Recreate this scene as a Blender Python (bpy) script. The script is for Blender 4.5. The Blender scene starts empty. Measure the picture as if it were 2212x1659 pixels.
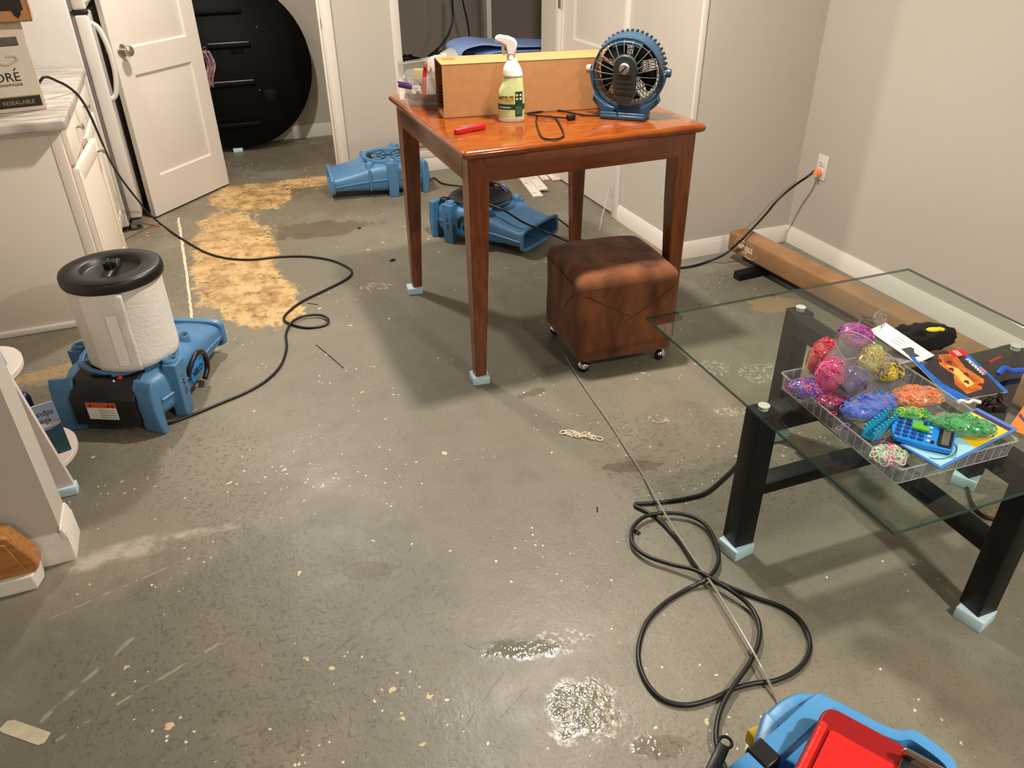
import bpy, bmesh, math, random
from mathutils import Vector, Matrix, noise, Euler
SC = bpy.context.scene
COL = SC.collection
random.seed(7)
PI = math.pi

# ------------------------------------------------------------------ camera, world, lights, exposure
IW, IH, FPX = 2212, 1659, 1664.0
PITCH, ROLL, YAW, CAMH = math.radians(31.9), math.radians(-.585), math.radians(21.59), 1.6
def cam_dir(x, y, d=1.0):
    c, s = math.cos(ROLL), math.sin(ROLL); x, y = c*x - s*y, s*x + c*y
    ct, st = math.cos(PITCH), math.sin(PITCH)
    a = (x, d*ct + y*st, -d*st + y*ct)
    cy, sy = math.cos(YAW), math.sin(YAW)
    return Vector((a[0]*cy + a[1]*sy, -a[0]*sy + a[1]*cy, a[2]))
def ray(u, v): return cam_dir((u - IW/2)/FPX, -(v - IH/2)/FPX)
def F(u, v, z=0.0):                       # the point at height z
    r = ray(u, v); return Vector((0, 0, CAMH)) + r*((z - CAMH)/r.z)
def VY(u, v, y):
    r = ray(u, v); return Vector((0, 0, CAMH)) + r*(y/r.y)
def VX(u, v, x):
    r = ray(u, v); return Vector((0, 0, CAMH)) + r*(x/r.x)
cam = bpy.data.objects.new('camera', bpy.data.cameras.new('camera'))
COL.objects.link(cam)
cam.data.sensor_width = 36; cam.data.lens = FPX/IW*36; cam.data.clip_start = .02
R = Matrix((cam_dir(1, 0, 0), cam_dir(0, 1, 0), -cam_dir(0, 0, 1))).transposed()
cam.matrix_world = Matrix.Translation((0, 0, CAMH)) @ R.to_4x4()
SC.camera = cam
w = bpy.data.worlds.new('world'); SC.world = w; w.use_nodes = True
w.node_tree.nodes['Background'].inputs[0].default_value = (1, .93, .85, 1)
w.node_tree.nodes['Background'].inputs[1].default_value = .02
SC.view_settings.view_transform = 'Standard'; SC.view_settings.look = 'None'
SC.view_settings.gamma = 1; SC.view_settings.use_curve_mapping = False
SC.view_settings.exposure = 0.0
CEIL = 2.4
def lamp(name, x, y, power, size=.15, col=(1, .90, .80), z=CEIL - .012):
    l = bpy.data.lights.new(name, 'AREA'); l.shape = 'DISK'; l.size = size; l.energy = power; l.color = col
    o = bpy.data.objects.new(name, l); o.location = (x, y, z); COL.objects.link(o); return o
lamp('recessed_lamp_hall', .3, 4.35, 50)
lamp('recessed_lamp_table', 1.2, 2.5, 64)
lamp('recessed_lamp_front', 1.5, -.5, 60)
lamp('added_fill_front_left', -1.1, -1.4, 24)  # added fill for the stub wall and left floor, no known fixture
lamp('back_room_lamp', -.4, 6.0, 12)
SC.cycles.max_bounces = 7; SC.cycles.diffuse_bounces = 3; SC.cycles.glossy_bounces = 3
SC.cycles.use_light_tree = False; SC.cycles.adaptive_threshold = .03
SC.cycles.transmission_bounces = 4; SC.cycles.transparent_max_bounces = 16

# ------------------------------------------------------------------ helpers: colour, material
def lin(c): c /= 255; return c/12.92 if c <= .04045 else ((c + .055)/1.055)**2.4
def C(r, g, b, a=1): return (lin(r), lin(g), lin(b), a)
def mat(name, col, rough=.5, metal=0, noise_s=0, noise_a=.15, bump=0, bump_s=80, spec=.5, col2=None, coat=0, alpha=1, trans=0, emit=None, emit_s=0, sheen=0, stretch=None):
    m = bpy.data.materials.new(name); m.use_nodes = True
    nt = m.node_tree; b = nt.nodes['Principled BSDF']
    b.inputs['Base Color'].default_value = col; b.inputs['Roughness'].default_value = rough
    b.inputs['Metallic'].default_value = metal; b.inputs['Specular IOR Level'].default_value = spec
    b.inputs['Coat Weight'].default_value = coat; b.inputs['Coat Roughness'].default_value = .1
    b.inputs['Alpha'].default_value = alpha; b.inputs['Transmission Weight'].default_value = trans
    b.inputs['Sheen Weight'].default_value = sheen
    if emit: b.inputs['Emission Color'].default_value = emit; b.inputs['Emission Strength'].default_value = emit_s
    tc = nt.nodes.new('ShaderNodeTexCoord'); src = tc.outputs['Object']
    if stretch:
        mp = nt.nodes.new('ShaderNodeMapping'); mp.inputs['Scale'].default_value = stretch
        nt.links.new(src, mp.inputs[0]); src = mp.outputs[0]
    if noise_s:
        n = nt.nodes.new('ShaderNodeTexNoise'); n.inputs['Scale'].default_value = noise_s; n.inputs['Detail'].default_value = 4
        nt.links.new(src, n.inputs['Vector'])
        r = nt.nodes.new('ShaderNodeValToRGB'); r.color_ramp.elements[0].position = .35; r.color_ramp.elements[1].position = .65
        c2 = col2 or tuple(max(0, x*(1 - noise_a)) for x in col[:3]) + (1,)
        c1 = col if col2 else tuple(min(1, x*(1 + noise_a)) for x in col[:3]) + (1,)
        r.color_ramp.elements[0].color = c2; r.color_ramp.elements[1].color = c1
        nt.links.new(n.outputs['Fac'], r.inputs[0]); nt.links.new(r.outputs[0], b.inputs['Base Color'])
    if bump:
        n = nt.nodes.new('ShaderNodeTexNoise'); n.inputs['Scale'].default_value = bump_s; n.inputs['Detail'].default_value = 3
        nt.links.new(src, n.inputs['Vector'])
        bp = nt.nodes.new('ShaderNodeBump'); bp.inputs['Strength'].default_value = bump; bp.inputs['Distance'].default_value = .01
        nt.links.new(n.outputs['Fac'], bp.inputs['Height']); nt.links.new(bp.outputs[0], b.inputs['Normal'])
    return m
def clear_mat(name, tint=(1, 1, 1, 1), gloss=1.0, rough=.05, milk=0, ior=1.45, bump=0, bump_s=60):
    m = bpy.data.materials.new(name); m.use_nodes = True; nt = m.node_tree; nt.nodes.clear()
    out = nt.nodes.new('ShaderNodeOutputMaterial'); tr = nt.nodes.new('ShaderNodeBsdfTransparent'); tr.inputs[0].default_value = tint
    gl = nt.nodes.new('ShaderNodeBsdfGlossy'); gl.inputs['Roughness'].default_value = rough
    fr = nt.nodes.new('ShaderNodeFresnel'); fr.inputs[0].default_value = ior
    mx = nt.nodes.new('ShaderNodeMixShader'); mu = nt.nodes.new('ShaderNodeMath'); mu.operation = 'MULTIPLY'; mu.inputs[1].default_value = gloss
    ge = nt.nodes.new('ShaderNodeNewGeometry'); m3 = nt.nodes.new('ShaderNodeMath'); m3.operation = 'SUBTRACT'; m3.inputs[0].default_value = 1
    nt.links.new(ge.outputs['Backfacing'], m3.inputs[1]); m4 = nt.nodes.new('ShaderNodeMath'); m4.operation = 'MULTIPLY'; m4.use_clamp = True
    nt.links.new(fr.outputs[0], mu.inputs[0]); nt.links.new(mu.outputs[0], m4.inputs[0]); nt.links.new(m3.outputs[0], m4.inputs[1])
    nt.links.new(m4.outputs[0], mx.inputs[0])   # the surface reflects on its outer side only
    base = tr.outputs[0]
    if milk:
        df = nt.nodes.new('ShaderNodeBsdfDiffuse'); df.inputs[0].default_value = (.8, .8, .8, 1)
        m2 = nt.nodes.new('ShaderNodeMixShader'); m2.inputs[0].default_value = milk
        nt.links.new(tr.outputs[0], m2.inputs[1]); nt.links.new(df.outputs[0], m2.inputs[2]); base = m2.outputs[0]
    nt.links.new(base, mx.inputs[1]); nt.links.new(gl.outputs[0], mx.inputs[2]); nt.links.new(mx.outputs[0], out.inputs[0])
    if bump:
        tc = nt.nodes.new('ShaderNodeTexCoord'); n = nt.nodes.new('ShaderNodeTexNoise'); n.inputs['Scale'].default_value = bump_s
        bp = nt.nodes.new('ShaderNodeBump'); bp.inputs['Strength'].default_value = bump; bp.inputs['Distance'].default_value = .01
        nt.links.new(tc.outputs['Object'], n.inputs['Vector']); nt.links.new(n.outputs['Fac'], bp.inputs['Height'])
        nt.links.new(bp.outputs[0], gl.inputs['Normal']); nt.links.new(bp.outputs[0], fr.inputs['Normal'])
    return m

# ------------------------------------------------------------------ helpers: geometry
class G:
    def __init__(s): s.v = []; s.f = []; s.m = []
    def add(s, v, f, M=None, mi=0):
        o = len(s.v)
        s.v += [tuple(M @ Vector(p)) if M else tuple(p) for p in v]
        s.f += [tuple(i + o for i in q) for q in f]; s.m += [mi]*len(f); return s
    def box(s, x0, x1, y0, y1, z0, z1, M=None, mi=0):
        v = [(x, y, z) for z in (z0, z1) for y in (y0, y1) for x in (x0, x1)]
        return s.add(v, [(0, 2, 3, 1), (4, 5, 7, 6), (0, 1, 5, 4), (2, 6, 7, 3), (0, 4, 6, 2), (1, 3, 7, 5)], M, mi)
    def bbox(s, x0, x1, y0, y1, z0, z1, b=.004, seg=2, M=None, mi=0):     # bevelled box
        bm = bmesh.new(); bmesh.ops.create_cube(bm, size=1)
        for q in bm.verts: q.co = Vector((x0 + (q.co.x + .5)*(x1 - x0), y0 + (q.co.y + .5)*(y1 - y0), z0 + (q.co.z + .5)*(z1 - z0)))
        bmesh.ops.bevel(bm, geom=bm.edges[:], offset=b, segments=seg, profile=.5, affect='EDGES')
        bm.verts.index_update()
        s.add([q.co[:] for q in bm.verts], [[q.index for q in f.verts] for f in bm.faces], M, mi); bm.free(); return s
    def prism(s, poly, z0, z1, M=None, mi=0):     # CCW polygon in xy
        n = len(poly); v = [(x, y, z0) for x, y in poly] + [(x, y, z1) for x, y in poly]
        f = [tuple(range(n - 1, -1, -1)), tuple(range(n, 2*n))] + [(i, (i + 1) % n, n + (i + 1) % n, n + i) for i in range(n)]
        return s.add(v, f, M, mi)
    def loft(s, rings, cap0=True, cap1=True, closed=True, M=None, mi=0):
        n = len(rings[0]); v = [p for r in rings for p in r]; f = []
        for k in range(len(rings) - 1):
            for i in range(n if closed else n - 1):
                j = (i + 1) % n; f.append((k*n + i, k*n + j, (k + 1)*n + j, (k + 1)*n + i))
        if cap0: f.append(tuple(range(n - 1, -1, -1)))
        if cap1: f.append(tuple((len(rings) - 1)*n + i for i in range(n)))
        return s.add(v, f, M, mi)
    def lathe(s, prof, n=32, M=None, mi=0, cap0=False, cap1=False):     # profile (r,z) bottom to top
        return s.loft([[(r*math.cos(2*PI*i/n), r*math.sin(2*PI*i/n), z) for i in range(n)] for r, z in prof], cap0, cap1, True, M, mi)
    def cyl(s, p0, p1, r0, r1=None, n=16, mi=0):
        p0, p1 = Vector(p0), Vector(p1); d = p1 - p0
        M = Matrix.Translation(p0) @ d.to_track_quat('Z', 'Y').to_matrix().to_4x4()
        return s.lathe([(r0, 0), (r0 if r1 is None else r1, d.length)], n, M, mi, True, True)
    def tube(s, pts, r, n=8, closed=False, mi=0, sub=0):
        pts = [Vector(p) for p in pts]
        if sub: pts = spline(pts, sub, closed)
        rings = []; N = len(pts); up = None
        for i, p in enumerate(pts):
            a = pts[(i - 1) % N] if (closed or i) else p; b = pts[(i + 1) % N] if (closed or i < N - 1) else p
            t = (b - a).normalized()
            if up is None: up = t.orthogonal().normalized()
            up = (up - t*up.dot(t)); up = up.normalized() if up.length > 1e-6 else t.orthogonal().normalized()
            sd = t.cross(up); rr = r[i] if isinstance(r, (list, tuple)) else r
            rings.append([tuple(p + (up*math.cos(2*PI*k/n) + sd*math.sin(2*PI*k/n))*rr) for k in range(n)])
        if closed: rings.append(rings[0]); return s.loft(rings, False, False, True, None, mi)
        return s.loft(rings, True, True, True, None, mi)
    def sphere(s, c, r, n=16, m=10, M=None, mi=0, sc=(1, 1, 1)):
        prof = [(max(1e-4, r*math.sin(PI*k/m)), -r*math.cos(PI*k/m)) for k in range(m + 1)]
        T = (M or Matrix()) @ Matrix.Translation(c) @ Matrix.Diagonal((*sc, 1))
        return s.lathe(prof, n, T, mi)
    def torus(s, R_, r, n=24, m=8, M=None, mi=0):
        rings = [[((R_ + r*math.cos(2*PI*k/m))*math.cos(2*PI*i/n), (R_ + r*math.cos(2*PI*k/m))*math.sin(2*PI*i/n), r*math.sin(2*PI*k/m)) for k in range(m)] for i in range(n + 1)]
        return s.loft(rings, False, False, True, M, mi)
    def grid(s, fn, nu, nv, M=None, mi=0):
        v = [fn(i/nu, j/nv) for j in range(nv + 1) for i in range(nu + 1)]
        f = [(j*(nu + 1) + i, j*(nu + 1) + i + 1, (j + 1)*(nu + 1) + i + 1, (j + 1)*(nu + 1) + i) for j in range(nv) for i in range(nu)]
        return s.add(v, f, M, mi)
def spline(p, sub, closed=False):
    out = []; N = len(p)
    for i in range(N if closed else N - 1):
        a = p[(i - 1) % N] if (closed or i) else p[i]; b = p[i]; c = p[(i + 1) % N]; d = p[(i + 2) % N] if (closed or i < N - 2) else c
        for k in range(sub):
            t = k/sub
            out.append(.5*((2*b) + (c - a)*t + (2*a - 5*b + 4*c - d)*t*t + (3*b - a - 3*c + d)*t*t*t))
    if not closed: out.append(p[-1])
    return out
def mesh_of(name, g, mats, smooth=50, fix=True):
    me = bpy.data.meshes.new(name); me.from_pydata(g.v, [], g.f)
    for m in (mats if isinstance(mats, (list, tuple)) else [mats]): me.materials.append(m)
    for p, mi in zip(me.polygons, g.m): p.material_index = mi
    if fix:
        bm = bmesh.new(); bm.from_mesh(me); bmesh.ops.remove_doubles(bm, verts=bm.verts, dist=1e-5)
        bmesh.ops.recalc_face_normals(bm, faces=bm.faces); bm.to_mesh(me); bm.free()
    if smooth:
        for p in me.polygons: p.use_smooth = True
        me.set_sharp_from_angle(angle=math.radians(smooth))
    me.update(); return me
def obj(name, g, mats, parent=None, loc=(0, 0, 0), rot=(0, 0, 0), smooth=50, bevel=0, sub=0, fix=True):
    me = g if isinstance(g, bpy.types.Mesh) else mesh_of(name, g, mats, smooth, fix)
    o = bpy.data.objects.new(name, me); COL.objects.link(o); o.location = loc; o.rotation_euler = rot
    if parent: o.parent = parent
    if bevel:
        b = o.modifiers.new('bevel', 'BEVEL'); b.width = bevel; b.segments = 2; b.limit_method = 'ANGLE'; b.angle_limit = .6
    if sub:
        b = o.modifiers.new('subsurf', 'SUBSURF'); b.levels = sub; b.render_levels = sub
    return o
def tag(o, label, cat, group=None):
    o['label'] = label; o['category'] = cat
    if group: o['group'] = group
    return o
def thing(name, label, cat, loc=(0, 0, 0), rotz=0, group=None, rot=None):
    o = bpy.data.objects.new(name, None); COL.objects.link(o); o.empty_display_size = .05
    o.location = loc; o.rotation_euler = rot or (0, 0, rotz); return tag(o, label, cat, group)
def struct(name, g, m, parent=None, label=None, bevel=0, smooth=40, kind=True):
    o = obj(name, g, m, parent, bevel=bevel, smooth=smooth)
    if not parent: o['kind'] = 'structure'
    if label: o['label'] = label
    return o
def box(x0, x1, y0, y1, z0, z1): return G().box(x0, x1, y0, y1, z0, z1)
def text(name, s, size, m, parent, M, ext=.0003, align='LEFT', bold=False, xs=1.0, shear=0):
    cu = bpy.data.curves.new(name, 'FONT'); cu.body = s; cu.size = size; cu.extrude = ext; cu.align_x = align; cu.shear = shear
    cu.resolution_u = 3
    if bold: cu.offset = size*.02
    t = bpy.data.objects.new(name, cu); COL.objects.link(t)
    me = bpy.data.meshes.new_from_object(t.evaluated_get(bpy.context.evaluated_depsgraph_get()))
    bpy.data.objects.remove(t); bpy.data.curves.remove(cu)
    me.materials.clear(); me.materials.append(m); me.name = name
    me.transform(M @ Matrix.Diagonal((xs, 1, 1, 1)))
    o = bpy.data.objects.new(name, me); COL.objects.link(o); o.parent = parent; return o
def T(x, y, z): return Matrix.Translation((x, y, z))
def RX(a): return Matrix.Rotation(a, 4, 'X')
def RY(a): return Matrix.Rotation(a, 4, 'Y')
def RZ(a): return Matrix.Rotation(a, 4, 'Z')
def frame(o, xa, ya):                     # matrix with origin o, x axis xa, y axis ya
    xa = Vector(xa).normalized(); ya = Vector(ya); za = xa.cross(ya).normalized(); ya = za.cross(xa)
    return Matrix.Translation(o) @ Matrix((xa, ya, za)).transposed().to_4x4()

# ------------------------------------------------------------------ materials
M_wall = mat('wall_paint', C(196, 190, 178), .75, noise_s=1.2, noise_a=.02, bump=.06, bump_s=220, spec=.25)
M_white = mat('white_trim_paint', C(232, 226, 216), .35, noise_s=2, noise_a=.015, spec=.4)
M_door = mat('white_door_paint', C(214, 206, 196), .42, bump=.03, bump_s=160, spec=.4)
M_ceil = mat('ceiling_paint', C(225, 222, 215), .9)
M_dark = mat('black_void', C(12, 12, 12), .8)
M_blackp = mat('black_plastic', C(15, 14, 14), .4, bump=.03, bump_s=200)
M_blackm = mat('black_metal', C(9, 9, 9), .45, noise_s=40, noise_a=.1, spec=.3)
M_cord = mat('black_rubber_cord', C(18, 18, 19), .4)
M_blue = mat('blue_moulded_plastic', C(80, 130, 172), .42, noise_s=9, noise_a=.08, bump=.04, bump_s=120)
M_blue2 = mat('worn_blue_moulded_plastic', C(68, 120, 164), .45, noise_s=14, noise_a=.12, bump=.05, bump_s=120)
M_steel = mat('brushed_nickel', C(190, 185, 176), .28, metal=1)
M_chrome = mat('chrome', C(205, 205, 205), .15, metal=1)
M_foam = mat('pale_blue_foam', C(200, 228, 238), .8, bump=.1, bump_s=300)
M_card = mat('brown_cardboard', C(182, 134, 88), .75, noise_s=25, noise_a=.05, bump=.04, bump_s=60, spec=.2)
M_cardin = mat('cardboard_inside', C(140, 100, 64), .8, spec=.2)
M_paper = mat('white_paper', C(235, 232, 226), .6)
M_ink = mat('black_ink', C(30, 27, 26), .6)
M_red = mat('red_plastic', C(205, 28, 38), .38)
M_yellow = mat('yellow_print', C(235, 200, 40), .5)
M_orange = mat('orange_print', C(225, 95, 30), .5)
M_grey = mat('grey_print', C(165, 162, 156), .55)

# ------------------------------------------------------------------ floor material
def floor_material():
    m = bpy.data.materials.new('worn_grey_floor'); m.use_nodes = True; nt = m.node_tree; L = nt.links
    b = nt.nodes['Principled BSDF']
    def N(t, **k):
        n = nt.nodes.new(t)
        for a, v in k.items(): setattr(n, a, v)
        return n
    tc = N('ShaderNodeTexCoord'); P = tc.outputs['Object']
    def val(x): return x
    def math_(op, a, b_=None, clamp=False):
        n = N('ShaderNodeMath', operation=op, use_clamp=clamp)
        for i, x in enumerate((a, b_)):
            if x is None: continue
            if isinstance(x, (int, float)): n.inputs[i].default_value = x
            else: L.new(x, n.inputs[i])
        return n.outputs[0]
    def noise_(scale, detail=4, rough=.55, vec=None, dist=0):
        n = N('ShaderNodeTexNoise', noise_dimensions='2D'); n.inputs['Scale'].default_value = scale; n.inputs['Detail'].default_value = detail
        n.inputs['Roughness'].default_value = rough; n.inputs['Distortion'].default_value = dist
        L.new(vec or P, n.inputs['Vector']); return n.outputs['Fac']
    def mapped(scale, rotz=0, loc=(0, 0, 0)):
        n = N('ShaderNodeMapping'); n.inputs['Scale'].default_value = scale; n.inputs['Rotation'].default_value = (0, 0, rotz); n.inputs['Location'].default_value = loc
        L.new(P, n.inputs[0]); return n.outputs[0]
    def step(x, lo, hi):
        n = N('ShaderNodeMapRange', interpolation_type='SMOOTHSTEP'); L.new(x, n.inputs[0]); n.inputs[1].default_value = lo; n.inputs[2].default_value = hi; return n.outputs[0]
    def mix(f, a, c):
        n = N('ShaderNodeMix', data_type='RGBA')
        if isinstance(f, (int, float)): n.inputs[0].default_value = f
        else: L.new(f, n.inputs[0])
        for i, x in ((6, a), (7, c)):
            if isinstance(x, tuple): n.inputs[i].default_value = x
            else: L.new(x, n.inputs[i])
        return n.outputs[2]
    warp = noise_(3.5, 3); warpf = noise_(22, 3)
    sxy = N('ShaderNodeSeparateXYZ'); L.new(P, sxy.inputs[0]); PX, PY = sxy.outputs[0], sxy.outputs[1]
    def mad(a, b_, c):
        n = N('ShaderNodeMath', operation='MULTIPLY_ADD')
        for i, x in enumerate((a, b_, c)):
            if isinstance(x, (int, float)): n.inputs[i].default_value = x
            else: L.new(x, n.inputs[i])
        return n.outputs[0]
    def lin2(a, b_, k): return mad(PX, a, mad(PY, b_, k))
    def seg(ax, ay, bx, by, wd, wob=.012):
        le = math.hypot(bx - ax, by - ay); an = math.atan2(by - ay, bx - ax)
        c, s = math.cos(an), math.sin(an)
        u = lin2(c, s, -(ax*c + ay*s) - le/2); v = lin2(-s, c, ax*s - ay*c - .5*wob)
        a = math_('LESS_THAN', math_('ABSOLUTE', mad(warpf, wob, v)), wd); x1 = math_('LESS_THAN', math_('ABSOLUTE', u), le/2)
        return math_('MULTIPLY', a, x1)
    def mx(*a):
        r = a[0]
        for q in a[1:]: r = math_('MAXIMUM', r, q)
        return r
    def field(name, rough, fine, lo, hi):      # wear and tone field stored on the floor mesh, broken up by noise
        n = N('ShaderNodeAttribute', attribute_name=name)
        d = mad(warp, rough, math_('SUBTRACT', n.outputs['Fac'], .5*rough + .5*fine))
        return step(mad(warpf, fine, d), lo, hi)
    n7 = noise_(7, 4, .65); n9 = noise_(9, 4, .7)
    base = mix(step(noise_(.9, 3), .35, .7), C(120, 117, 103), C(137, 131, 113))
    base = mix(math_('MULTIPLY', step(n7, .45, .8), .35), base, C(98, 95, 82))
    hall = math_('MULTIPLY', step(PY, 3.2, 5.6), step(noise_(2.2, 4, .65), .4, .62))
    base = mix(math_('MULTIPLY', hall, .62), base, C(116, 99, 72))
    base = mix(math_('MULTIPLY', field('film', .9, .35, .35, .75), .6), base, C(92, 84, 70))
    base = mix(math_('MULTIPLY', field('scuffed', .9, .35, .35, .75), .45), base, C(92, 90, 78))
    tan = field('bare', .75, .5, .3, .42)      # exposed tan backing
    tanc = mix(step(n9, .35, .65), C(166, 132, 84), C(206, 176, 124))
    tanc = mix(math_('MULTIPLY', step(warpf, .58, .68), .6), tanc, C(110, 76, 38))
    tanc = mix(math_('MULTIPLY', step(n7, .5, .7), .4), tanc, C(222, 190, 132))
    col = mix(tan, base, tanc)
    col = mix(math_('MULTIPLY', field('chipped', 1.4, .9, .48, .58), .7), col, C(170, 140, 96))
    col = mix(math_('MULTIPLY', field('stain', 1., .7, .5, .65), .55), col, C(84, 68, 44))
    n1 = step(noise_(85, 2, .5, mapped((1, .5, 1), .6)), .64, .68); n2 = step(noise_(70, 2, .5, mapped((.45, 1, 1), .25)), .645, .685)
    zone = mx(step(noise_(1.1, 2), .5, .68), field('nicked', .9, .35, .35, .75))
    col = mix(math_('MULTIPLY', math_('MULTIPLY', mx(n1, n2), zone), .42), col, C(66, 62, 50))
    n3 = step(noise_(150, 1, .5, mapped((1, .7, 1), .2)), .665, .71)
    col = mix(math_('MULTIPLY', n3, .36), col, C(74, 70, 58))
    def chips(scale, thr, zs, lo, hi, off):
        v = N('ShaderNodeTexVoronoi', voronoi_dimensions='2D'); v.inputs['Scale'].default_value = scale; v.inputs['Randomness'].default_value = 1
        w_ = N('ShaderNodeVectorMath', operation='ADD'); L.new(P, w_.inputs[0])
        nn = N('ShaderNodeTexNoise', noise_dimensions='2D'); nn.inputs['Scale'].default_value = scale*1.6; L.new(P, nn.inputs['Vector'])
        sc = N('ShaderNodeVectorMath', operation='SCALE'); L.new(nn.outputs['Color'], sc.inputs[0]); sc.inputs['Scale'].default_value = .9/scale
        L.new(sc.outputs[0], w_.inputs[1]); L.new(w_.outputs[0], v.inputs['Vector'])
        sp = N('ShaderNodeSeparateColor'); L.new(v.outputs['Color'], sp.inputs[0])
        on = math_('GREATER_THAN', sp.outputs[0], thr)
        size = math_('MULTIPLY', sp.outputs[1], .34)
        inside = math_('LESS_THAN', v.outputs['Distance'], math_('ADD', .05, size))
        z = step(noise_(zs, 3, .6, mapped((1, 1, 1), 0, (off, off*1.7, 0))), lo, hi)
        z = math_('GREATER_THAN', math_('MULTIPLY', z, sp.outputs[2]), .35)
        return math_('MULTIPLY', math_('MULTIPLY', on, inside), z)
    c1 = chips(40, .972, 1.6, .5, .62, 3.1); c2 = chips(100, .952, 2.2, .48, .6, 7.7)
    col = mix(c1, col, C(206, 186, 148)); col = mix(c2, col, C(222, 214, 196))
    wsplat = math_('MULTIPLY', field('splat', .8, .8, .45, .55), step(noise_(60, 3, .7), .52, .58))
    col = mix(math_('MULTIPLY', wsplat, .6), col, C(206, 198, 178))
    # caulk lines round the pulled-out cabinet, pale scuffs
    lines = mx(seg(-.214, 4.95, -.2, 4.1, .007, .014), seg(-.2, 4.1, -.197, 3.474, .006, .014), seg(-.197, 3.474, -.33, 3.46, .006, .02))
    col = mix(lines, col, C(226, 210, 180))
    streak = field('pale_streak', .5, .4, .3, .9)  # paler streak on the floor at the stub wall end
    col = mix(math_('MULTIPLY', math_('MULTIPLY', streak, step(n9, .3, .62)), .55), col, C(205, 196, 180))
    scuff = mx(seg(-.66, 1.4, -.42, 1.62, .006), seg(-.58, 1.37, -.2, 1.52, .004), seg(-.63, 1.77, -.3, 1.86, .003))
    col = mix(math_('MULTIPLY', math_('MULTIPLY', scuff, step(warpf, .42, .6)), .5), col, C(176, 168, 150))
    scr = mx(seg(.25, 1.02, .55, 1.25, .0022, .006), seg(.3, 1.0, .62, 1.18, .0018, .006), seg(.26, .84, .38, .62, .0022, .006), seg(.1, .83, .26, .84, .002, .006), seg(.35, 1.3, .45, 1.15, .002, .006), seg(.0, 1.35, .3, 1.5, .0016, .006))
    col = mix(math_('MULTIPLY', math_('MULTIPLY', scr, step(warpf, .4, .6)), .6), col, C(66, 62, 50))
    L.new(col, b.inputs['Base Color'])
    wet = field('wet', .8, .7, .35, .8); wat = N('ShaderNodeAttribute', attribute_name='wet').outputs['Fac']
    rg = math_('ADD', math_('MULTIPLY', noise_(6, 2), .22), .33)
    rg = math_('SUBTRACT', rg, math_('MULTIPLY', wet, .36)); rg = math_('MAXIMUM', rg, .09)
    L.new(rg, b.inputs['Roughness']); b.inputs['Specular IOR Level'].default_value = .5
    h = math_('ADD', math_('MULTIPLY', noise_(14, 2), .35), math_('MULTIPLY', noise_(90, 1), .12))
    h = mad(math_('MULTIPLY', noise_(48, 2, .6), step(wat, .2, .8)), .65, h)
    bp = N('ShaderNodeBump'); bp.inputs['Strength'].default_value = .3; bp.inputs['Distance'].default_value = .012
    L.new(h, bp.inputs['Height']); L.new(bp.outputs[0], b.inputs['Normal'])
    return m
M_floor = floor_material()

# ================================================================== THE SETTING
FIELDS = {
    'film': [(.5, 6.1, .9, .55, 0)],
    'scuffed': [(-.15, 1.55, .75, .5, 0), (2.4, 2.75, .4, .35, 0), (-.5, 1.2, .5, .5, 0)],
    'bare': [(.06, 4.25, .24, .95, -.05), (.12, 3.55, .22, .32, 0), (.22, 5.2, .28, .35, 0), (.62, 5.35, .38, .13, -.1)],
    'chipped': [(2.35, 2.55, .18, .12, .4), (2.1, 2.1, .12, .1, .4), (2.05, 1.05, .12, .1, .4), (-.75, 3.2, .25, .06, .2)],
    'stain': [(1.0, 2.3, .1, .03, .2), (1.12, 1.75, .16, .04, -.3), (.06, 1.0, .08, .03, -.1), (.2, 1.62, .1, .04, -.2), (.55, 4.4, .4, .2, 0)],
    'nicked': [(-.1, 1.45, .7, .6, 0)],
    'splat': [(1.62, 1.9, .11, .045, -.5), (1.36, 1.95, .07, .035, -.7), (1.75, 2.2, .09, .09, 0), (.66, 3.5, .1, .05, -.2), (.6, 1.2, .13, .03, -.36), (.55, .97, .12, .09, .2), (1.9, 2.1, .12, .1, 0)],
    'pale_streak': [(-.43, 1.97, .17, .06, -.08), (-.54, 1.96, .1, .05, 0), (-.25, 1.97, .2, .03, -.1)],
    'wet': [(.55, 1.0, .12, .10, .3), (.5, 1.2, .15, .04, -.36), (.68, .84, .1, .035, -.4)]}
def floor_mesh():
    x0, x1, y0, y1, d = -3.6, 3.4, -2.6, 7.2, .025
    nx, ny = round((x1 - x0)/d), round((y1 - y0)/d); g = G()
    g.grid(lambda u, v: (x0 + (x1 - x0)*u, y0 + (y1 - y0)*v, 0), nx, ny)
    n = len(g.v); g.box(x0, x1, y0, y1, -.1, -.004)
    me = mesh_of('floor', g, M_floor, 0, False)
    for nm, bl in FIELDS.items():
        at_ = me.attributes.new(nm, 'FLOAT', 'POINT'); vals = [-2.0]*len(me.vertices)
        for x, y, rx, ry, rot in bl:
            c, s, rm = math.cos(rot), math.sin(rot), 3.2*max(rx, ry)
            for j in range(max(0, int((y - rm - y0)/d)), min(ny, int((y + rm - y0)/d) + 1) + 1):
                for i in range(max(0, int((x - rm - x0)/d)), min(nx, int((x + rm - x0)/d) + 1) + 1):
                    k = j*(nx + 1) + i; px, py = g.v[k][0] - x, g.v[k][1] - y
                    q = 1.25 - math.hypot((px*c + py*s)/rx, (py*c - px*s)/ry)
                    if q > vals[k]: vals[k] = q
        at_.data.foreach_set('value', vals)
    return me
fo = obj('floor', floor_mesh(), None); fo['kind'] = 'structure'; fo['label'] = 'worn grey painted floor with tan patches and paint chips'
struct('ceiling', box(-3.6, 3.4, -2.6, 7.2, CEIL, CEIL + .1), M_ceil)
struct('wall_right', box(2.916, 3.05, -2.6, 3.3, 0, CEIL), M_wall)
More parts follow.
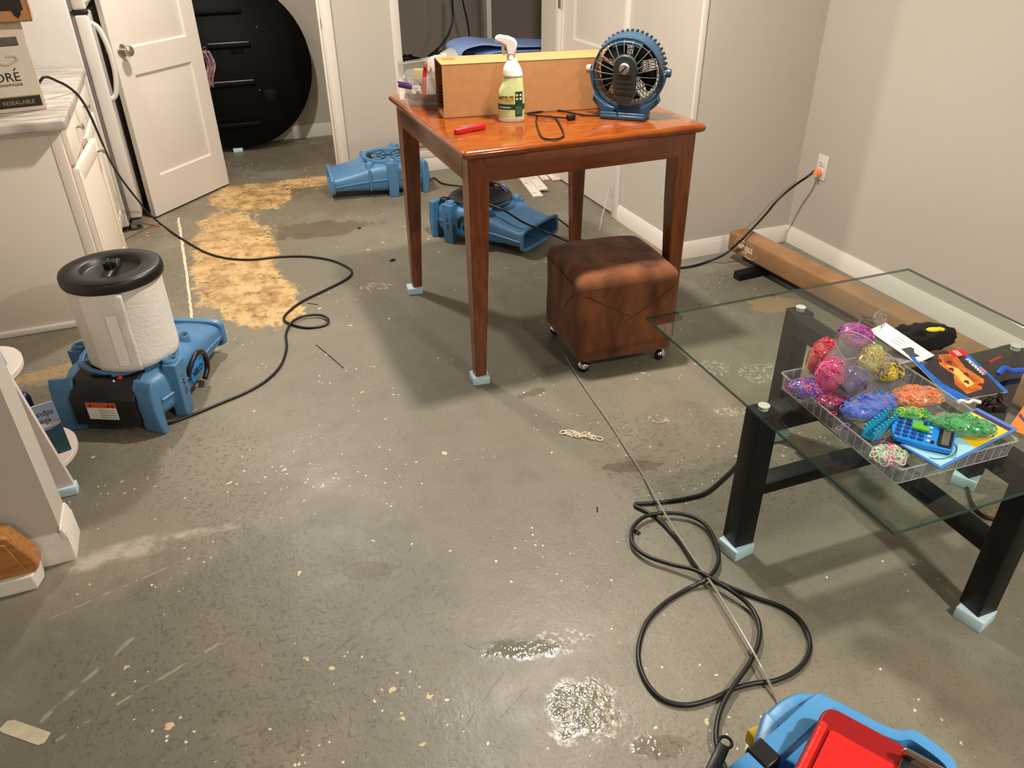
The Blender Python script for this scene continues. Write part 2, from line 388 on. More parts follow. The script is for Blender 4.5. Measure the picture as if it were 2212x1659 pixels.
struct('wall_column', box(2.222, 2.93, 3.212, 3.865, 0, CEIL), M_wall)
g = G(); g.box(2.222, 2.34, 4.775, 5.03, 0, CEIL); g.box(2.222, 2.34, 3.865, 4.775, 2.09, CEIL)
struct('wall_hall', g, M_wall)
g = G(); g.box(-3.6, .1, 5.5, 5.62, 0, CEIL); g.box(.1, .94, 5.5, 5.62, 2.05, CEIL)
g.box(.94, 1.36, 5.5, 5.62, 0, CEIL); g.box(1.36, 3.4, 5.5, 5.62, 2.09, CEIL)
struct('wall_back', g, M_wall)
struct('wall_far', box(-3.6, 1.25, 6.58, 6.7, 0, CEIL), M_wall)
struct('wall_partition', box(1.22, 1.34, 5.62, 7.2, 0, CEIL), M_wall)
struct('wall_utility', box(1.34, 3.4, 6.75, 6.87, 0, CEIL), M_wall)
struct('wall_outer', box(3.2, 3.32, 3.2, 7.2, 0, CEIL), M_wall)
struct('wall_left', box(-3.7, -3.58, -2.6, 7.2, 0, CEIL), M_wall)
struct('wall_kitchen', box(-1.3, -1.18, 2.6, 5.5, 0, CEIL), M_wall)
struct('wall_front', box(-3.6, 3.4, -2.7, -2.58, 0, CEIL), M_wall)
struct('wall_stub', box(-3.58, -.59, 2.0, 2.115, 0, CEIL), M_wall, label='short grey wall end beside the stairs')

def bb_profile(h=.09, t=.014): return [(0, 0), (t, 0), (t, h*.72), (t*.75, h*.80), (t*.62, h*.9), (t*.35, h), (0, h)]
def baseboard(name, a, b, h=.09, t=.014, parent=None, cut=True):
    # from a to b; the moulding stands on the left side of a->b ... normal = rotate dir by +90
    a = Vector((*a, 0)); b = Vector((*b, 0)); d = (b - a).normalized(); n = Vector((-d.y, d.x, 0))
    rings = [[tuple(p + n*q + Vector((0, 0, z))) for q, z in bb_profile(h, t)] for p in (a, b)]
    return struct(name, G().loft(rings), M_white)
baseboard('baseboard_right', (2.916, -2.6), (2.916, 3.212))
baseboard('baseboard_corner', (2.916, 3.212), (2.208, 3.212))
baseboard('baseboard_column', (2.222, 3.212), (2.222, 3.865))
baseboard('baseboard_far', (1.22, 6.58), (.715, 6.58), .1)
baseboard('baseboard_back', (1.3, 5.5), (1.0, 5.5), .02, .004)
baseboard('baseboard_stub', (-.577, 2.0), (-.70, 2.0), .1)
baseboard('baseboard_stub_end', (-.59, 2.115), (-.59, 1.987), .115)

def panel_door(name, W_, H_, t, panels, label=None):
    """leaf in local x 0..W, z 0..H, thickness along y (0..t); panels: (x0,x1,z0,z1)"""
    root = bpy.data.objects.new(name, None); COL.objects.link(root); root['kind'] = 'structure'; root.empty_display_size = .05
    if label: root['label'] = label
    g = G(); dp = .007
    xs = sorted({0, W_, *[p[0] for p in panels], *[p[1] for p in panels]}); zs = sorted({0, H_, *[p[2] for p in panels], *[p[3] for p in panels]})
    def inside(x, z): return any(p[0] <= x <= p[1] and p[2] <= z <= p[3] for p in panels)
    for i in range(len(xs) - 1):
        for j in range(len(zs) - 1):
            if not inside((xs[i] + xs[i + 1])/2, (zs[j] + zs[j + 1])/2): g.box(xs[i], xs[i + 1], 0, t, zs[j], zs[j + 1])
    obj('leaf', g, M_door, root, smooth=30)
    for x0, x1, z0, z1 in panels:
        g = G()
        for s, y in ((1, 0), (-1, t)):
            def q(i, d): return [(x0 + i, y + s*d, z0 + i), (x1 - i, y + s*d, z0 + i), (x1 - i, y + s*d, z1 - i), (x0 + i, y + s*d, z1 - i)]
            rings = [q(0, 0), q(.010, dp*1.5), q(.018, dp*1.5), q(.055, dp*.45)]
            g.loft(rings, False, True)
        obj('panel', g, M_door, root, smooth=20)
    return root
def door_knob(parent, x, y, z, side=-1):
    g = G(); M = T(x, y, z) @ RX(PI/2 if side < 0 else -PI/2)
    g.lathe([(.0001, 0), (.034, 0), (.034, .004), (.028, .009), (.012, .012), (.011, .028), (.016, .034), (.026, .042), (.029, .052), (.026, .062), (.015, .068), (.0001, .069)], 28, M)
    return obj('door_knob', g, M_steel, parent)
# open door with the knob: hinge (.115,5.5), free edge (-.335,4.985)
hx, hy = .130, 5.50; fx, fy = -.335, 4.985
an = math.atan2(hy - fy, hx - fx)
d1 = panel_door('door_1', math.hypot(hx - fx, hy - fy), 2.02, .035, [(.115, .585, .22, .79), (.115, .585, .93, 1.86)], 'white two panel door standing open with a nickel knob')
d1.location = (fx, fy, .012); d1.rotation_euler = (0, 0, an)
door_knob(d1, .062, 0, .925, -1); door_knob(d1, .062, .035, .925, 1)
# jambs and casings
def part_struct(name, pieces, m=M_white):
    root = bpy.data.objects.new(name, None); COL.objects.link(root); root['kind'] = 'structure'
    for nm, b in pieces: obj(nm, G().bbox(*b, b=.003), m, root)
    return root
t1 = part_struct('trim_1', [('jamb', (.885, .945, 5.498, 5.622, 0, 2.05)), ('casing', (.893, .952, 5.483, 5.499, 0, 2.1)), ('door_stop', (.872, .886, 5.54, 5.575, 0, 2.05))])
obj('strike_plate', G().bbox(.8825, .8855, 5.505, 5.535, .93, .99, b=.001), M_steel, t1)
part_struct('trim_2', [('jamb', (.1, .118, 5.498, 5.622, 0, 2.05)), ('header', (.1, .945, 5.498, 5.622, 2.03, 2.05))])
part_struct('trim_3', [('casing', (1.338, 1.395, 5.478, 5.5, .0, 2.1)), ('jamb', (1.36, 1.378, 5.5, 5.622, 0, 2.09))])
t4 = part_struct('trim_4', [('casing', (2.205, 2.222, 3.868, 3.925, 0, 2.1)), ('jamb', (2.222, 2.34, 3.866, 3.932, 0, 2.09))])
obj('painted_light_strip', G().bbox(2.214, 2.224, 3.9265, 3.9325, .02, 2.05, b=.001), mat('painted_light_white', C(240, 244, 250), .3), t4)  # added strip whose bluish white stands in for the light sliver on the jamb
t5 = part_struct('trim_5', [('casing', (2.205, 2.222, 4.715, 4.775, 0, 2.1)), ('jamb', (2.222, 2.34, 4.70, 4.775, 0, 2.09))])
g = G().bbox(2.2015, 2.2055, 4.712, 4.735, 1.06, 1.15, b=.001); g.cyl((2.203, 4.709, 1.06), (2.203, 4.709, 1.15), .006)
obj('hinge', g, M_steel, t5)
struct('trim_6', G().bbox(2.204, 2.232, 3.203, 3.216, .09, CEIL, b=.003), M_white, label='white corner strip on the column edge')
struct('baseboard_hall', box(2.208, 2.222, 4.776, 5.03, 0, .09), M_white)
d2 = panel_door('door_2', .765, 2.03, .035, [(.13, .59, .26, .74), (.13, .59, .89, 1.88)], 'closed white panel door in the hall beside the column')
d2.location = (2.228, 4.698, .012); d2.rotation_euler = (0, 0, -PI/2)
d3 = panel_door('door_3', .74, 2.0, .035, [(.12, .62, .24, .72), (.12, .62, .86, 1.84)], 'white panel door seen almost edge on in the dark opening')
d3.location = (2.26, 6.06, .412); d3.rotation_euler = (0, 0, 1.34)
# step and landing in the second opening
st = bpy.data.objects.new('trim_7', None); COL.objects.link(st); st['kind'] = 'structure'; st['label'] = 'low white step with brown wooden tread at the dark opening'
obj('riser', G().bbox(1.34, 2.16, 5.262, 5.30, 0, .098, b=.002), M_white, st); obj('riser', G().bbox(1.34, 2.16, 5.258, 5.30, .1, .176, b=.002), M_white, st)
M_oak = mat('oak_wood', C(176, 118, 62), .4, noise_s=6, noise_a=.18, stretch=(1, 14, 14), bump=.05, bump_s=30)
M_oak2 = mat('brown_wood_tread', C(170, 118, 72), .45, noise_s=6, noise_a=.15, stretch=(1, 10, 10))
obj('tread', G().bbox(1.33, 2.17, 5.245, 5.5, .176, .2, b=.006), M_oak2, st)
obj('riser', G().bbox(1.36, 2.16, 5.47, 5.5, .2, .388, b=.002), M_white, st)
obj('landing', G().bbox(1.38, 3.18, 5.47, 6.74, .388, .41, b=.003), M_oak2, st)
# bottom of the stairs at the left edge: oak curb on white block
cs = bpy.data.objects.new('trim_8', None); COL.objects.link(cs); cs['kind'] = 'structure'; cs['label'] = 'oak stair end piece with white painted base'
def yz_prism(poly, x0, x1): return [[(x, y, z) for y, z in poly] for x in (x0, x1)]
e0 = [(-1.1, 1.865), (-.662, 1.865), (-.642, 1.885), (-.652, 1.99), (-1.1, 1.99)]
g = G(); g.prism([(-1.1, 1.90), (-.668, 1.90), (-.655, 1.94), (-.66, 1.985), (-1.1, 1.985)], 0, .05)
obj('white_base', g, M_white, cs, bevel=.004)
Mq = frame((-1.1, 1.975, .04), (1, 0, 0), (0, 0, 1))
g = G().prism([(0, 0), (.43, 0), (.452, .02), (.448, .055), (.41, .142), (.36, .165), (0, .19)], 0, .06, Mq)
obj('oak_curb', g, M_oak, cs, bevel=.006)
g = G().prism([(0, .015), (.425, .015), (.40, .125), (.355, .145), (0, .168)], .06, .066, Mq)
obj('oak_face', g, M_oak, cs, bevel=.003)
# outlet with faceplate
pl = VX(1776, 362, 2.916)
ou = thing('wall_outlet', 'white duplex wall outlet with a glowing plug in it', 'outlet', (2.916, pl.y, pl.z))
obj('faceplate', G().bbox(-.006, 0, -.037, .037, -.062, .062, b=.003), M_white, ou)
for zz in (.02, -.02):
    s_ = obj('socket', G().bbox(-.009, -.004, -.017, .017, zz - .014, zz + .014, b=.004), M_white, ou)
    g = G()
    for yy in (-.0065, .0065): g.box(-.0095, -.008, yy - .001, yy + .001, zz - .001, zz + .007)
    g.cyl((-.0095, 0, zz - .007), (-.008, 0, zz - .007), .0022, n=10)
    obj('slot', g, M_dark, s_)

# ================================================================== KITCHEN SIDE
M_cab = mat('white_cabinet_paint', C(238, 228, 214), .4, noise_s=2, noise_a=.015)
M_lam = mat('marbled_laminate', C(206, 198, 188), .3, noise_s=14, col2=C(150, 144, 136), bump=.02, bump_s=40, stretch=(.5, 2.2, 1))
M_app = mat('white_appliance_enamel', C(208, 204, 198), .25, bump=.03, bump_s=300)
M_gask = mat('grey_gasket', C(120, 116, 110), .6)
def knob(parent, x, y, z):
    g = G(); g.lathe([(.0001, 0), (.008, 0), (.006, .006), (.005, .016), (.010, .021), (.015, .026), (.014, .031), (.0001, .034)], 18, T(x, y, z) @ RY(PI/2))
    return obj('knob', g, M_steel, parent)
cb = thing('base_cabinet', 'white kitchen base cabinet with drawers and nickel knobs', 'cabinet', (0, 0, 0))
g = G().bbox(-1.17, -.515, 3.62, 4.775, .09, .868, b=.002); g.box(-1.17, -.58, 3.64, 4.77, 0, .09)
obj('body', g, M_cab, cb)
obj('side_panel', G().bbox(-1.17, -.555, 3.604, 3.62, .012, .868, b=.002), M_cab, cb)
obj('side_stile', G().bbox(-.555, -.515, 3.600, 3.62, .012, .868, b=.002), M_cab, cb)
obj('base_moulding', G().bbox(-1.17, -.515, 3.592, 3.62, .0, .03, b=.006), M_white, cb)
for k, (y0, y1) in enumerate(((3.635, 4.165), (4.175, 4.765))):
    d = obj('drawer', G().bbox(-.515, -.492, y0, y1, .70, .85, b=.005), M_cab, cb); ym = (3.945, 4.40)[k]
    knob(d, -.492, ym, .785)
    piv = bpy.data.objects.new('door', mesh_of('door', (lambda q: q)(G().bbox(-.0, .021, 0, y1 - y0, .105, .685, b=.004)), M_cab)); COL.objects.link(piv); piv.parent = cb
    if k == 0: piv.location = (-.515, y0, 0); piv.rotation_euler = (0, 0, -.075)
    else: piv.location = (-.515, y0, 0)
    g = G(); W2 = y1 - y0
    for a in ((.0, .06), (W2 - .06, W2)): g.bbox(.021, .026, a[0] + .002, a[1] - .002, .107, .683, b=.002)
    for a in ((.107, .165), (.625, .683)): g.bbox(.021, .026, .06, W2 - .06, a[0], a[1], b=.002)
    obj('door_frame', g, M_cab, piv)
    knob(piv, .026, (W2 - .05) if k == 0 else .05, .635)
ct = thing('countertop', 'grey marbled laminate countertop on the white cabinet', 'countertop', (0, 0, 0))
obj('slab', G().bbox(-1.175, -.47, 3.50, 4.785, .868, .906, b=.008), M_lam, ct)
obj('backsplash', G().bbox(-1.178, -1.155, 3.50, 4.785, .906, 1.0, b=.004), M_lam, ct)

fr = thing('refrigerator', 'white refrigerator behind the counter with curved white handles', 'refrigerator', (0, 0, 0))
obj('body', G().bbox(-1.16, -.475, 4.80, 5.45, .03, 1.72, b=.012), M_app, fr)
obj('kick_plate', G().bbox(-1.1, -.50, 4.83, 5.42, .0, .05, b=.004), M_blackp, fr)
obj('gasket', G().bbox(-.475, -.460, 4.808, 5.442, .07, 1.71, b=.003), M_gask, fr)
for nm, z0, z1, h0, h1 in (('lower_door', .075, 1.145, .72, 1.10), ('freezer_door', 1.165, 1.715, 1.2, 1.5)):
    d = obj(nm, G().bbox(-.460, -.395, 4.802, 5.448, z0, z1, b=.012, seg=3), M_app, fr)
    pts = [(-.395, 4.865, h0), (-.365, 4.865, h0 + .03), (-.345, 4.865, h0 + .12), (-.342, 4.865, (h0 + h1)/2), (-.345, 4.865, h1 - .12), (-.365, 4.865, h1 - .03), (-.395, 4.865, h1)]
    obj('handle', G().tube(pts, .013, 10, sub=5), M_app, d)
g = G().bbox(-.46, -.40, 4.82, 4.88, .03, .06, b=.004); g.cyl((-.47, 4.84, .022), (-.44, 4.84, .022), .022)
obj('foot', g, M_gask, fr)
obj('hinge', G().bbox(-.47, -.39, 4.803, 4.84, 1.146, 1.164, b=.003), M_blackp, fr)

# champagne carton on the counter with a brown carton on top
ac = F(103, 235, .907)
bx = thing('champagne_carton', 'white champagne carton on the counter with dark printed bands', 'box', (ac.x, ac.y, .907), math.radians(8.5))
M_wcard = mat('white_carton', C(214, 202, 186), .6, noise_s=30, noise_a=.02)
obj('carton', G().bbox(-.42, 0, 0, .29, 0, .325, b=.003), M_wcard, bx)
M_dband = mat('dark_printed_band', C(36, 30, 22), .55); M_gold = mat('gold_print', C(150, 124, 60), .45); M_gband = mat('grey_printed_band', C(96, 88, 80), .6, noise_s=60, noise_a=.2)
lo = obj('lower_band', G().box(-.42, -.012, -.0008, .0, .016, .056), M_dband, bx)
obj('gold_line', G().box(-.42, -.012, -.0012, .0, .055, .0585), M_gold, lo)
text('lettering', 'EASY OPEN  •  RESEALABLE', .021, mat('cream_ink', C(170, 150, 110), .6), lo, T(-.036, -.0012, .028) @ RX(PI/2), align='RIGHT')
up_ = obj('upper_band', G().box(-.42, -.03, -.0008, .0, .245, .272), M_gband, bx)
obj('gold_line', G().box(-.42, -.03, -.0012, .0, .272, .275), M_gold, up_); obj('gold_line', G().box(-.42, -.03, -.0012, .0, .2425, .245), M_dband, up_)
text('lettering', 'ANDRE', .047, M_ink, bx, T(-.058, -.0012, .115) @ RX(PI/2), align='RIGHT', xs=1.04)
obj('accent', G().prism([(-.078, .153), (-.073, .153), (-.064, .163), (-.070, .163)], 0, .0008, T(0, -.0004, 0) @ RX(PI/2)), M_ink, bx)
text('lettering', 'CALIFORNIA CHAMPAGNE', .0145, mat('brown_ink', C(96, 70, 48), .6), bx, T(-.058, -.0012, .097) @ RX(PI/2), align='RIGHT')
g = G(); g.lathe([(.0001, 0), (.024, 0), (.024, .001), (.0001, .001)], 24, T(-.155, -.0002, .185) @ RX(PI/2))
em = obj('round_emblem', g, M_dband, bx)
g = G(); g.lathe([(.0001, 0), (.015, 0), (.015, .001), (.0001, .001)], 20, T(-.155, -.001, .185) @ RX(PI/2)); obj('emblem_centre', g, M_gold, em)
M_swirl = mat('pale_grey_print', C(190, 182, 170), .6, noise_s=18, noise_a=.12)
g = G().tube([(-.135, -.0004, .2), (-.115, -.0004, .185), (-.095, -.0004, .175), (-.07, -.0004, .182), (-.052, -.0004, .192), (-.058, -.0004, .205), (-.085, -.0004, .205)], .0042, 6, sub=5)
obj('swirl_print', g, M_swirl, bx)

bc = VY(62, 45, 3.66)
b2 = thing('brown_carton', 'brown cardboard carton stacked on the champagne carton', 'box', (bc.x + .005, ac.y - .03, 1.234), math.radians(6))
g = G()
for q in ((-.4, 0, 0, .004, 0, .3), (-.4, 0, .236, .24, 0, .3), (-.004, 0, 0, .24, 0, .3), (-.4, -.396, 0, .24, 0, .3), (-.4, 0, 0, .24, 0, .004)): g.box(*q)
obj('carton', g, M_card, b2)
def leafmark(M): return G().prism([(0, .0), (.012, .012), (.016, .026), (.016, .034), (-.016, .034), (-.016, .026), (-.012, .012)], 0, .0006, M).prism([(-.016, .04), (.014, .036), (.012, .05), (0, .062), (-.012, .052)], 0, .0006, M)
obj('printed_mark', leafmark(T(-.045, 0, .012) @ RX(PI/2)), M_ink, b2)
obj('printed_mark', leafmark(T(.0, .03, .025) @ RZ(PI/2) @ RX(PI/2)), M_ink, b2)
obj('tape_flap', G().box(-.3, -.02, -.0012, .0, .04, .3), M_dband, b2, rot=(0, 0, 0))

# ================================================================== CORNER SHELF behind the stub wall
M_shelf = mat('white_melamine', C(228, 216, 208), .4)
sh = thing('corner_shelf', 'white shelf unit with rounded shelves behind the short wall', 'shelf', (0, 0, 0))
obj('side_panel', G().prism([(-1.15, .032), (-.598, .032), (-.78, 1.5), (-1.15, 1.5)], -2.338, -2.318, RX(PI/2)), M_shelf, sh, bevel=.001)
obj('back_panel', G().bbox(-1.17, -1.15, 2.335, 2.62, .032, 1.5, b=.002), M_shelf, sh)
def round_shelf(z, xr):
    p = [(-1.15, 2.338), (xr - .035, 2.338)] + [(xr - .10 + .10*math.cos(a), 2.47 + .14*math.sin(a)) for a in [(-.9 + 2.3*i/14) for i in range(15)]] + [(-.9, 2.62), (-1.15, 2.62)]
    return G().prism(p, z - .018, z)
obj('round_shelf', round_shelf(.09, -.583), M_shelf, sh, bevel=.002); obj('round_shelf', round_shelf(.42, -.645), M_shelf, sh, bevel=.002)
tag(obj('foam_block', G().bbox(-.70, -.592, 2.305, 2.345, 0, .032, b=.003), M_foam), 'pale blue foam block under the white shelf panel', 'foam block', 'foam blocks under furniture')
# leaning book
a, b_, c_ = F(130, 985, .152), F(156, 970, .152), VY(115, 866, 2.44)
xa = (b_ - a).normalized(); up = Vector((-.10, .10, .26)).normalized()
bk = thing('book', 'thin paperback with blue lake cover leaning on the lower round shelf', 'book', (0, 0, 0)); 
bd_ = Vector((.96, .28, 0)).normalized(); b1 = Vector((-.596, 2.437, .092)); b0 = b1 - bd_*.13; b2_ = b0 + Vector((-.004, .022, .178))
Mb = frame(b0, b1 - b0, b2_ - b0); bk.matrix_world = Mb; BW, BH = (b1 - b0).length, (b2_ - b0).length
M_cover = mat('pale_sky_cover', C(128, 142, 168), .35, noise_s=14, noise_a=.06); M_lake = mat('deep_blue_lake_print', C(16, 62, 100), .3, noise_s=8, noise_a=.2, col2=C(34, 66, 62))
W3, H3 = BW, BH
obj('pages', G().bbox(.001, W3 - .002, .002, H3 - .002, -.010, .0, b=.001), M_paper, bk)
cv = obj('cover', G().box(0, W3, 0, H3, 0, .0012), M_cover, bk)
def sc2(l): return [(x*W3, y*H3) for x, y in l]
obj('lake_print', G().prism(sc2([(0, 0), (1, 0), (1, .56), (.7, .50), (.35, .53), (0, .49)]), .0012, .0016), M_lake, cv)
obj('mountain_print', G().prism(sc2([(0, .51), (.4, .54), (1, .57), (1, .66), (.85, .62), (.7, .70), (.55, .62), (.3, .655), (0, .6)]), .0014, .0018), mat('snowy_mountain_print', C(200, 196, 196), .4, noise_s=40, col2=C(110, 90, 86)), cv)
text('lettering', 'Grandpa', .16*H3, M_ink, cv, T(W3*.93, .78*H3, .0014), align='RIGHT', xs=.8); text('lettering', 'Message', .14*H3, M_ink, cv, T(W3*.82, .645*H3, .0022), align='RIGHT', xs=.8)
# card on the upper shelf and a bunch of craft sticks
Mc = frame((-.745, 2.42, .4225), (.08, .05, 0), (-.02, .05, .12))
cdv = thing('greeting_card', 'light blue card with pink dots on the upper shelf', 'card'); cdv.matrix_world = Mc
obj('sheet', G().bbox(-.1, .075, 0, .15, 0, .003, b=.001), mat('light_blue_card', C(126, 180, 214), .5), cdv)
for i, cc in enumerate(((200, 40, 70), (120, 40, 120), (210, 60, 90), (60, 60, 150))):
    g = G(); g.lathe([(.0001, 0), (.008, 0), (.006, .003), (.0001, .004)], 12, T(-.015 + .02*i, .028 + .006*(i % 2), .003)); obj('dot', g, mat('dot_ink', C(*cc), .4), cdv)
pc = thing('drink_can', 'slim dark blue can with white print on the lower shelf', 'can', (-.712, 2.57, .0905), .3)
obj('body', G().lathe([(.0001, 0), (.022, 0), (.026, .008), (.026, .15), (.022, .16), (.018, .165), (.0001, .166)], 24), mat('dark_blue_can', C(24, 32, 66), .3, metal=.6), pc)
obj('print_band', G().lathe([(.0263, .05), (.0263, .12)], 24), mat('pale_can_print', C(150, 150, 150), .3, noise_s=40, col2=C(40, 60, 60)), pc)

# ================================================================== BACK ROOM: round table leaning, foam, cloth
M_btable = mat('black_laminate', C(9, 8, 7), .55, noise_s=4, noise_a=.25, spec=.12)
rt = thing('round_table', 'round black tabletop leaning on the wall behind the open door', 'table', (0, 0, 0))
rt.matrix_world = T(.33, 6.33, .03) @ RX(math.radians(-7)) @ RX(PI/2)
rt_r = .585
obj('tabletop', G().lathe([(.0001, -.03), (rt_r - .003, -.03), (rt_r, -.027), (rt_r, -.003), (rt_r - .003, 0), (.0001, 0)], 72, T(0, rt_r, 0)), M_btable, rt)
M_alu = mat('aluminium_edge', C(170, 165, 150), .4, metal=.7)
for x0, x1, z, al in ((-.3, .14, .96, 0), (-.2, .165, .735, 1), (-.22, .15, .475, 1), (-.18, .135, .185, 0)):
    r = obj('cleat', G().bbox(x0, x1, z - .03, z, 0, .028, b=.003), M_btable, rt)
    if al: obj('metal_strip', G().bbox(x0 + .07, x1 - .01, z - .001, z + .004, .01, .03, b=.001), M_alu, r)
for x, z in ((.02, .66), (.2, .3)): obj('mounting_plate', G().bbox(x, x + .09, z, z + .1, 0, .004, b=.002), M_btable, rt)
for p in ((.17, .4), (.23, .83)):
    obj('screw', G().sphere((p[0], p[1], .001), .006, 10, 6), M_alu, rt)
q = F(515, 328)
tag(obj('foam_block', G().bbox(q.x - .035, q.x + .035, q.y - .02, q.y + .03, 0, .03, b=.003), M_foam), 'small pale blue foam block under the round black tabletop', 'foam block', 'foam blocks under furniture')
g = G(); pts = []
q = VY(452, 150, 6.1)
q = VY(451, 150, 5.66)
cl = thing('hanging_cloth', 'small pink and grey patterned cloth hanging behind the open door', 'cloth', (q.x, 5.66, q.z))
def clothf(u, v): return ((u - .5)*.05 + .02*math.sin(v*5), .015*math.sin(u*14 + v*3), (.5 - v)*.22)
g = G().grid(clothf, 14, 14); o = obj('cloth', g, mat('pink_grey_cloth', C(190, 150, 160), .8, noise_s=45, col2=C(96, 80, 90)), cl)
o.modifiers.new('solid', 'SOLIDIFY').thickness = .004
obj('hook', G().torus(.01, .002, 16, 6, T(0, 0, .125) @ RX(PI/2)), M_steel, cl)

# ================================================================== UTILITY LANDING things
M_mat = mat('blue_foam_mat', C(160, 194, 255), .7, bump=.06, bump_s=200); M_navy = mat('navy_mat_back', C(22, 28, 56), .7)
tb = thing('storage_bench', 'black storage bench in the dark opening under the blue mat', 'bench', (0, 0, 0))
obj('body', G().bbox(1.74, 2.6, 5.49, 5.88, .412, .645, b=.02), mat('black_vinyl', C(18, 18, 22), .45, bump=.1, bump_s=40), tb); obj('lid', G().bbox(1.73, 2.61, 5.48, 5.89, .647, .69, b=.015), M_blackp, tb)
mt = thing('exercise_mat', 'blue foam mat folded over the black bench', 'mat', (0, 0, 0))
def sheetp(prof, y0, y1, th): return G().loft([[(p.x, y, p.z + dz) for y, dz in ((y0, 0), (y1, .0), (y1, th), (y0, th))] for p in spline([Vector((x, 0, z)) for x, z in prof], 4)])
obj('top_sheet', sheetp([(1.805, .70), (1.815, .74), (1.88, .764), (1.98, .772), (2.08, .758), (2.2, .745), (2.38, .735), (2.56, .72)], 5.44, 5.80, .012), M_mat, mt)
obj('under_sheet', sheetp([(1.83, .693), (1.92, .694), (1.99, .705), (2.08, .715), (2.28, .708), (2.54, .70)], 5.45, 5.80, .01), M_mat, mt)
obj('dark_lining', G().bbox(1.84, 1.93, 5.50, 5.75, .706, .742, b=.012), M_navy, mt)
bg = thing('black_bag', 'black bag with cord in the dark opening beside the white casing', 'bag', (0, 0, 0))
def blob_g(c, r, sc, seed=0, amp=.12, fq=3., n=28, m=18):
    g = G(); v = []
    for j in range(m + 1):
        for i in range(n):
            a, b2 = 2*PI*i/n, PI*j/m
            d = Vector((math.sin(b2)*math.cos(a), math.sin(b2)*math.sin(a), -math.cos(b2)))
            k = r*(1 + amp*noise.noise(d*fq + Vector((seed, seed*2.1, 0))) + amp*.5*noise.noise(d*fq*2.3 + Vector((0, seed, 9))))
            v.append((c[0] + d.x*k*sc[0], c[1] + d.y*k*sc[1], c[2] + d.z*k*sc[2]))
    f = [(j*n + i, j*n + (i + 1) % n, (j + 1)*n + (i + 1) % n, (j + 1)*n + i) for j in range(m) for i in range(n)]
    return g.add(v, f)
obj('body', blob_g((1.555, 5.98, .535), .12, (1.3, 1.0, 1.0), 3, .2), mat('black_nylon', C(14, 14, 15), .6, bump=.2, bump_s=30), bg)
obj('strap', G().tube([(1.44, 5.89, .61), (1.49, 5.87, .652), (1.57, 5.87, .655), (1.64, 5.91, .635)], .012, 8, sub=4), M_blackp, bg)
def cord(name, label, pts, r=.005, sub=6, m=None, group=None, extra=None):
    o = obj(name, G().tube(pts, r, 8, sub=sub), m or M_cord); return tag(o, label, 'cord', group)
cord('loose_cable', 'black cord hanging in the dark opening down to the bag', [VY(978, -60, 5.95), VY(977, 0, 5.95), VY(978, 40, 5.95), VY(968, 75, 5.92), VY(948, 103, 5.9), VY(925, 122, 5.94)], .008)
cord('loose_cable', 'straighter black cord hanging in the dark opening beside the edge-on door', [VY(985, -60, 6.1), VY(1000, 5, 6.1), VY(1010, 50, 6.1), VY(1016, 96, 6.08), VY(1018, 115, 6.05)], .007)
pp = thing('paper_sheet', 'white sheet of paper on the black bench behind the long cardboard box', 'paper', (1.77, 5.56, .716), .4)
obj('sheet', G().bbox(-.06, .05, -.06, .06, -.0005, .001, b=.0003), M_paper, pp, rot=(.3, -.25, 0))

# ================================================================== COUNTER-HEIGHT WOODEN TABLE
M_tab = mat('orange_stained_wood', C(146, 74, 22), .16, noise_s=5, noise_a=.16, col2=C(122, 56, 14), stretch=(3, 12, 3), coat=.4)
M_leg = mat('brown_stained_wood', C(130, 70, 32), .3, noise_s=6, noise_a=.2, col2=C(102, 50, 22), stretch=(10, 10, 1.5), coat=.2)
TX0, TX1, TY0, TY1, TZ = .79, 1.735, 2.415, 3.41, .914
tb = thing('wooden_table', 'counter height orange-brown wooden table with tapered legs', 'table', ((TX0 + TX1)/2, (TY0 + TY1)/2, 0))
hx, hy = (TX1 - TX0)/2, (TY1 - TY0)/2
def rr(h1, h2, z, r=.012):
    return [(sx*(h1 - r) + r*math.cos(a), sy*(h2 - r) + r*math.sin(a), z) for sx, sy, a0 in ((1, 1, 0), (-1, 1, PI/2), (-1, -1, PI), (1, -1, 3*PI/2)) for a in [a0 + PI/2*k/4 for k in range(5)]]
g = G().loft([rr(hx - d, hy - d, z) for d, z in ((.022, TZ - .032), (.012, TZ - .031), (.003, TZ - .025), (0, TZ - .018), (0, TZ - .012), (.004, TZ - .005), (.012, TZ - .001), (.02, TZ))])
obj('tabletop', g, M_tab, tb, smooth=50)
M_apr = mat('brown_apron_wood', C(124, 66, 30), .3, noise_s=5, col2=C(104, 52, 22), stretch=(1.5, 1.5, 12), coat=.2)
LT, LB = .074, .044; ins = .026
for a in ((1, 0), (-1, 0)): obj('apron', G().bbox(a[0]*(hx - ins - .008) - .009, a[0]*(hx - ins - .008) + .009, -hy + ins + .06, hy - ins - .06, TZ - .118, TZ - .033, b=.002), M_apr, tb)
for a in (1, -1): obj('apron', G().bbox(-hx + ins + .06, hx - ins - .06, a*(hy - ins - .008) - .009, a*(hy - ins - .008) + .009, TZ - .118, TZ - .033, b=.002), M_apr, tb)
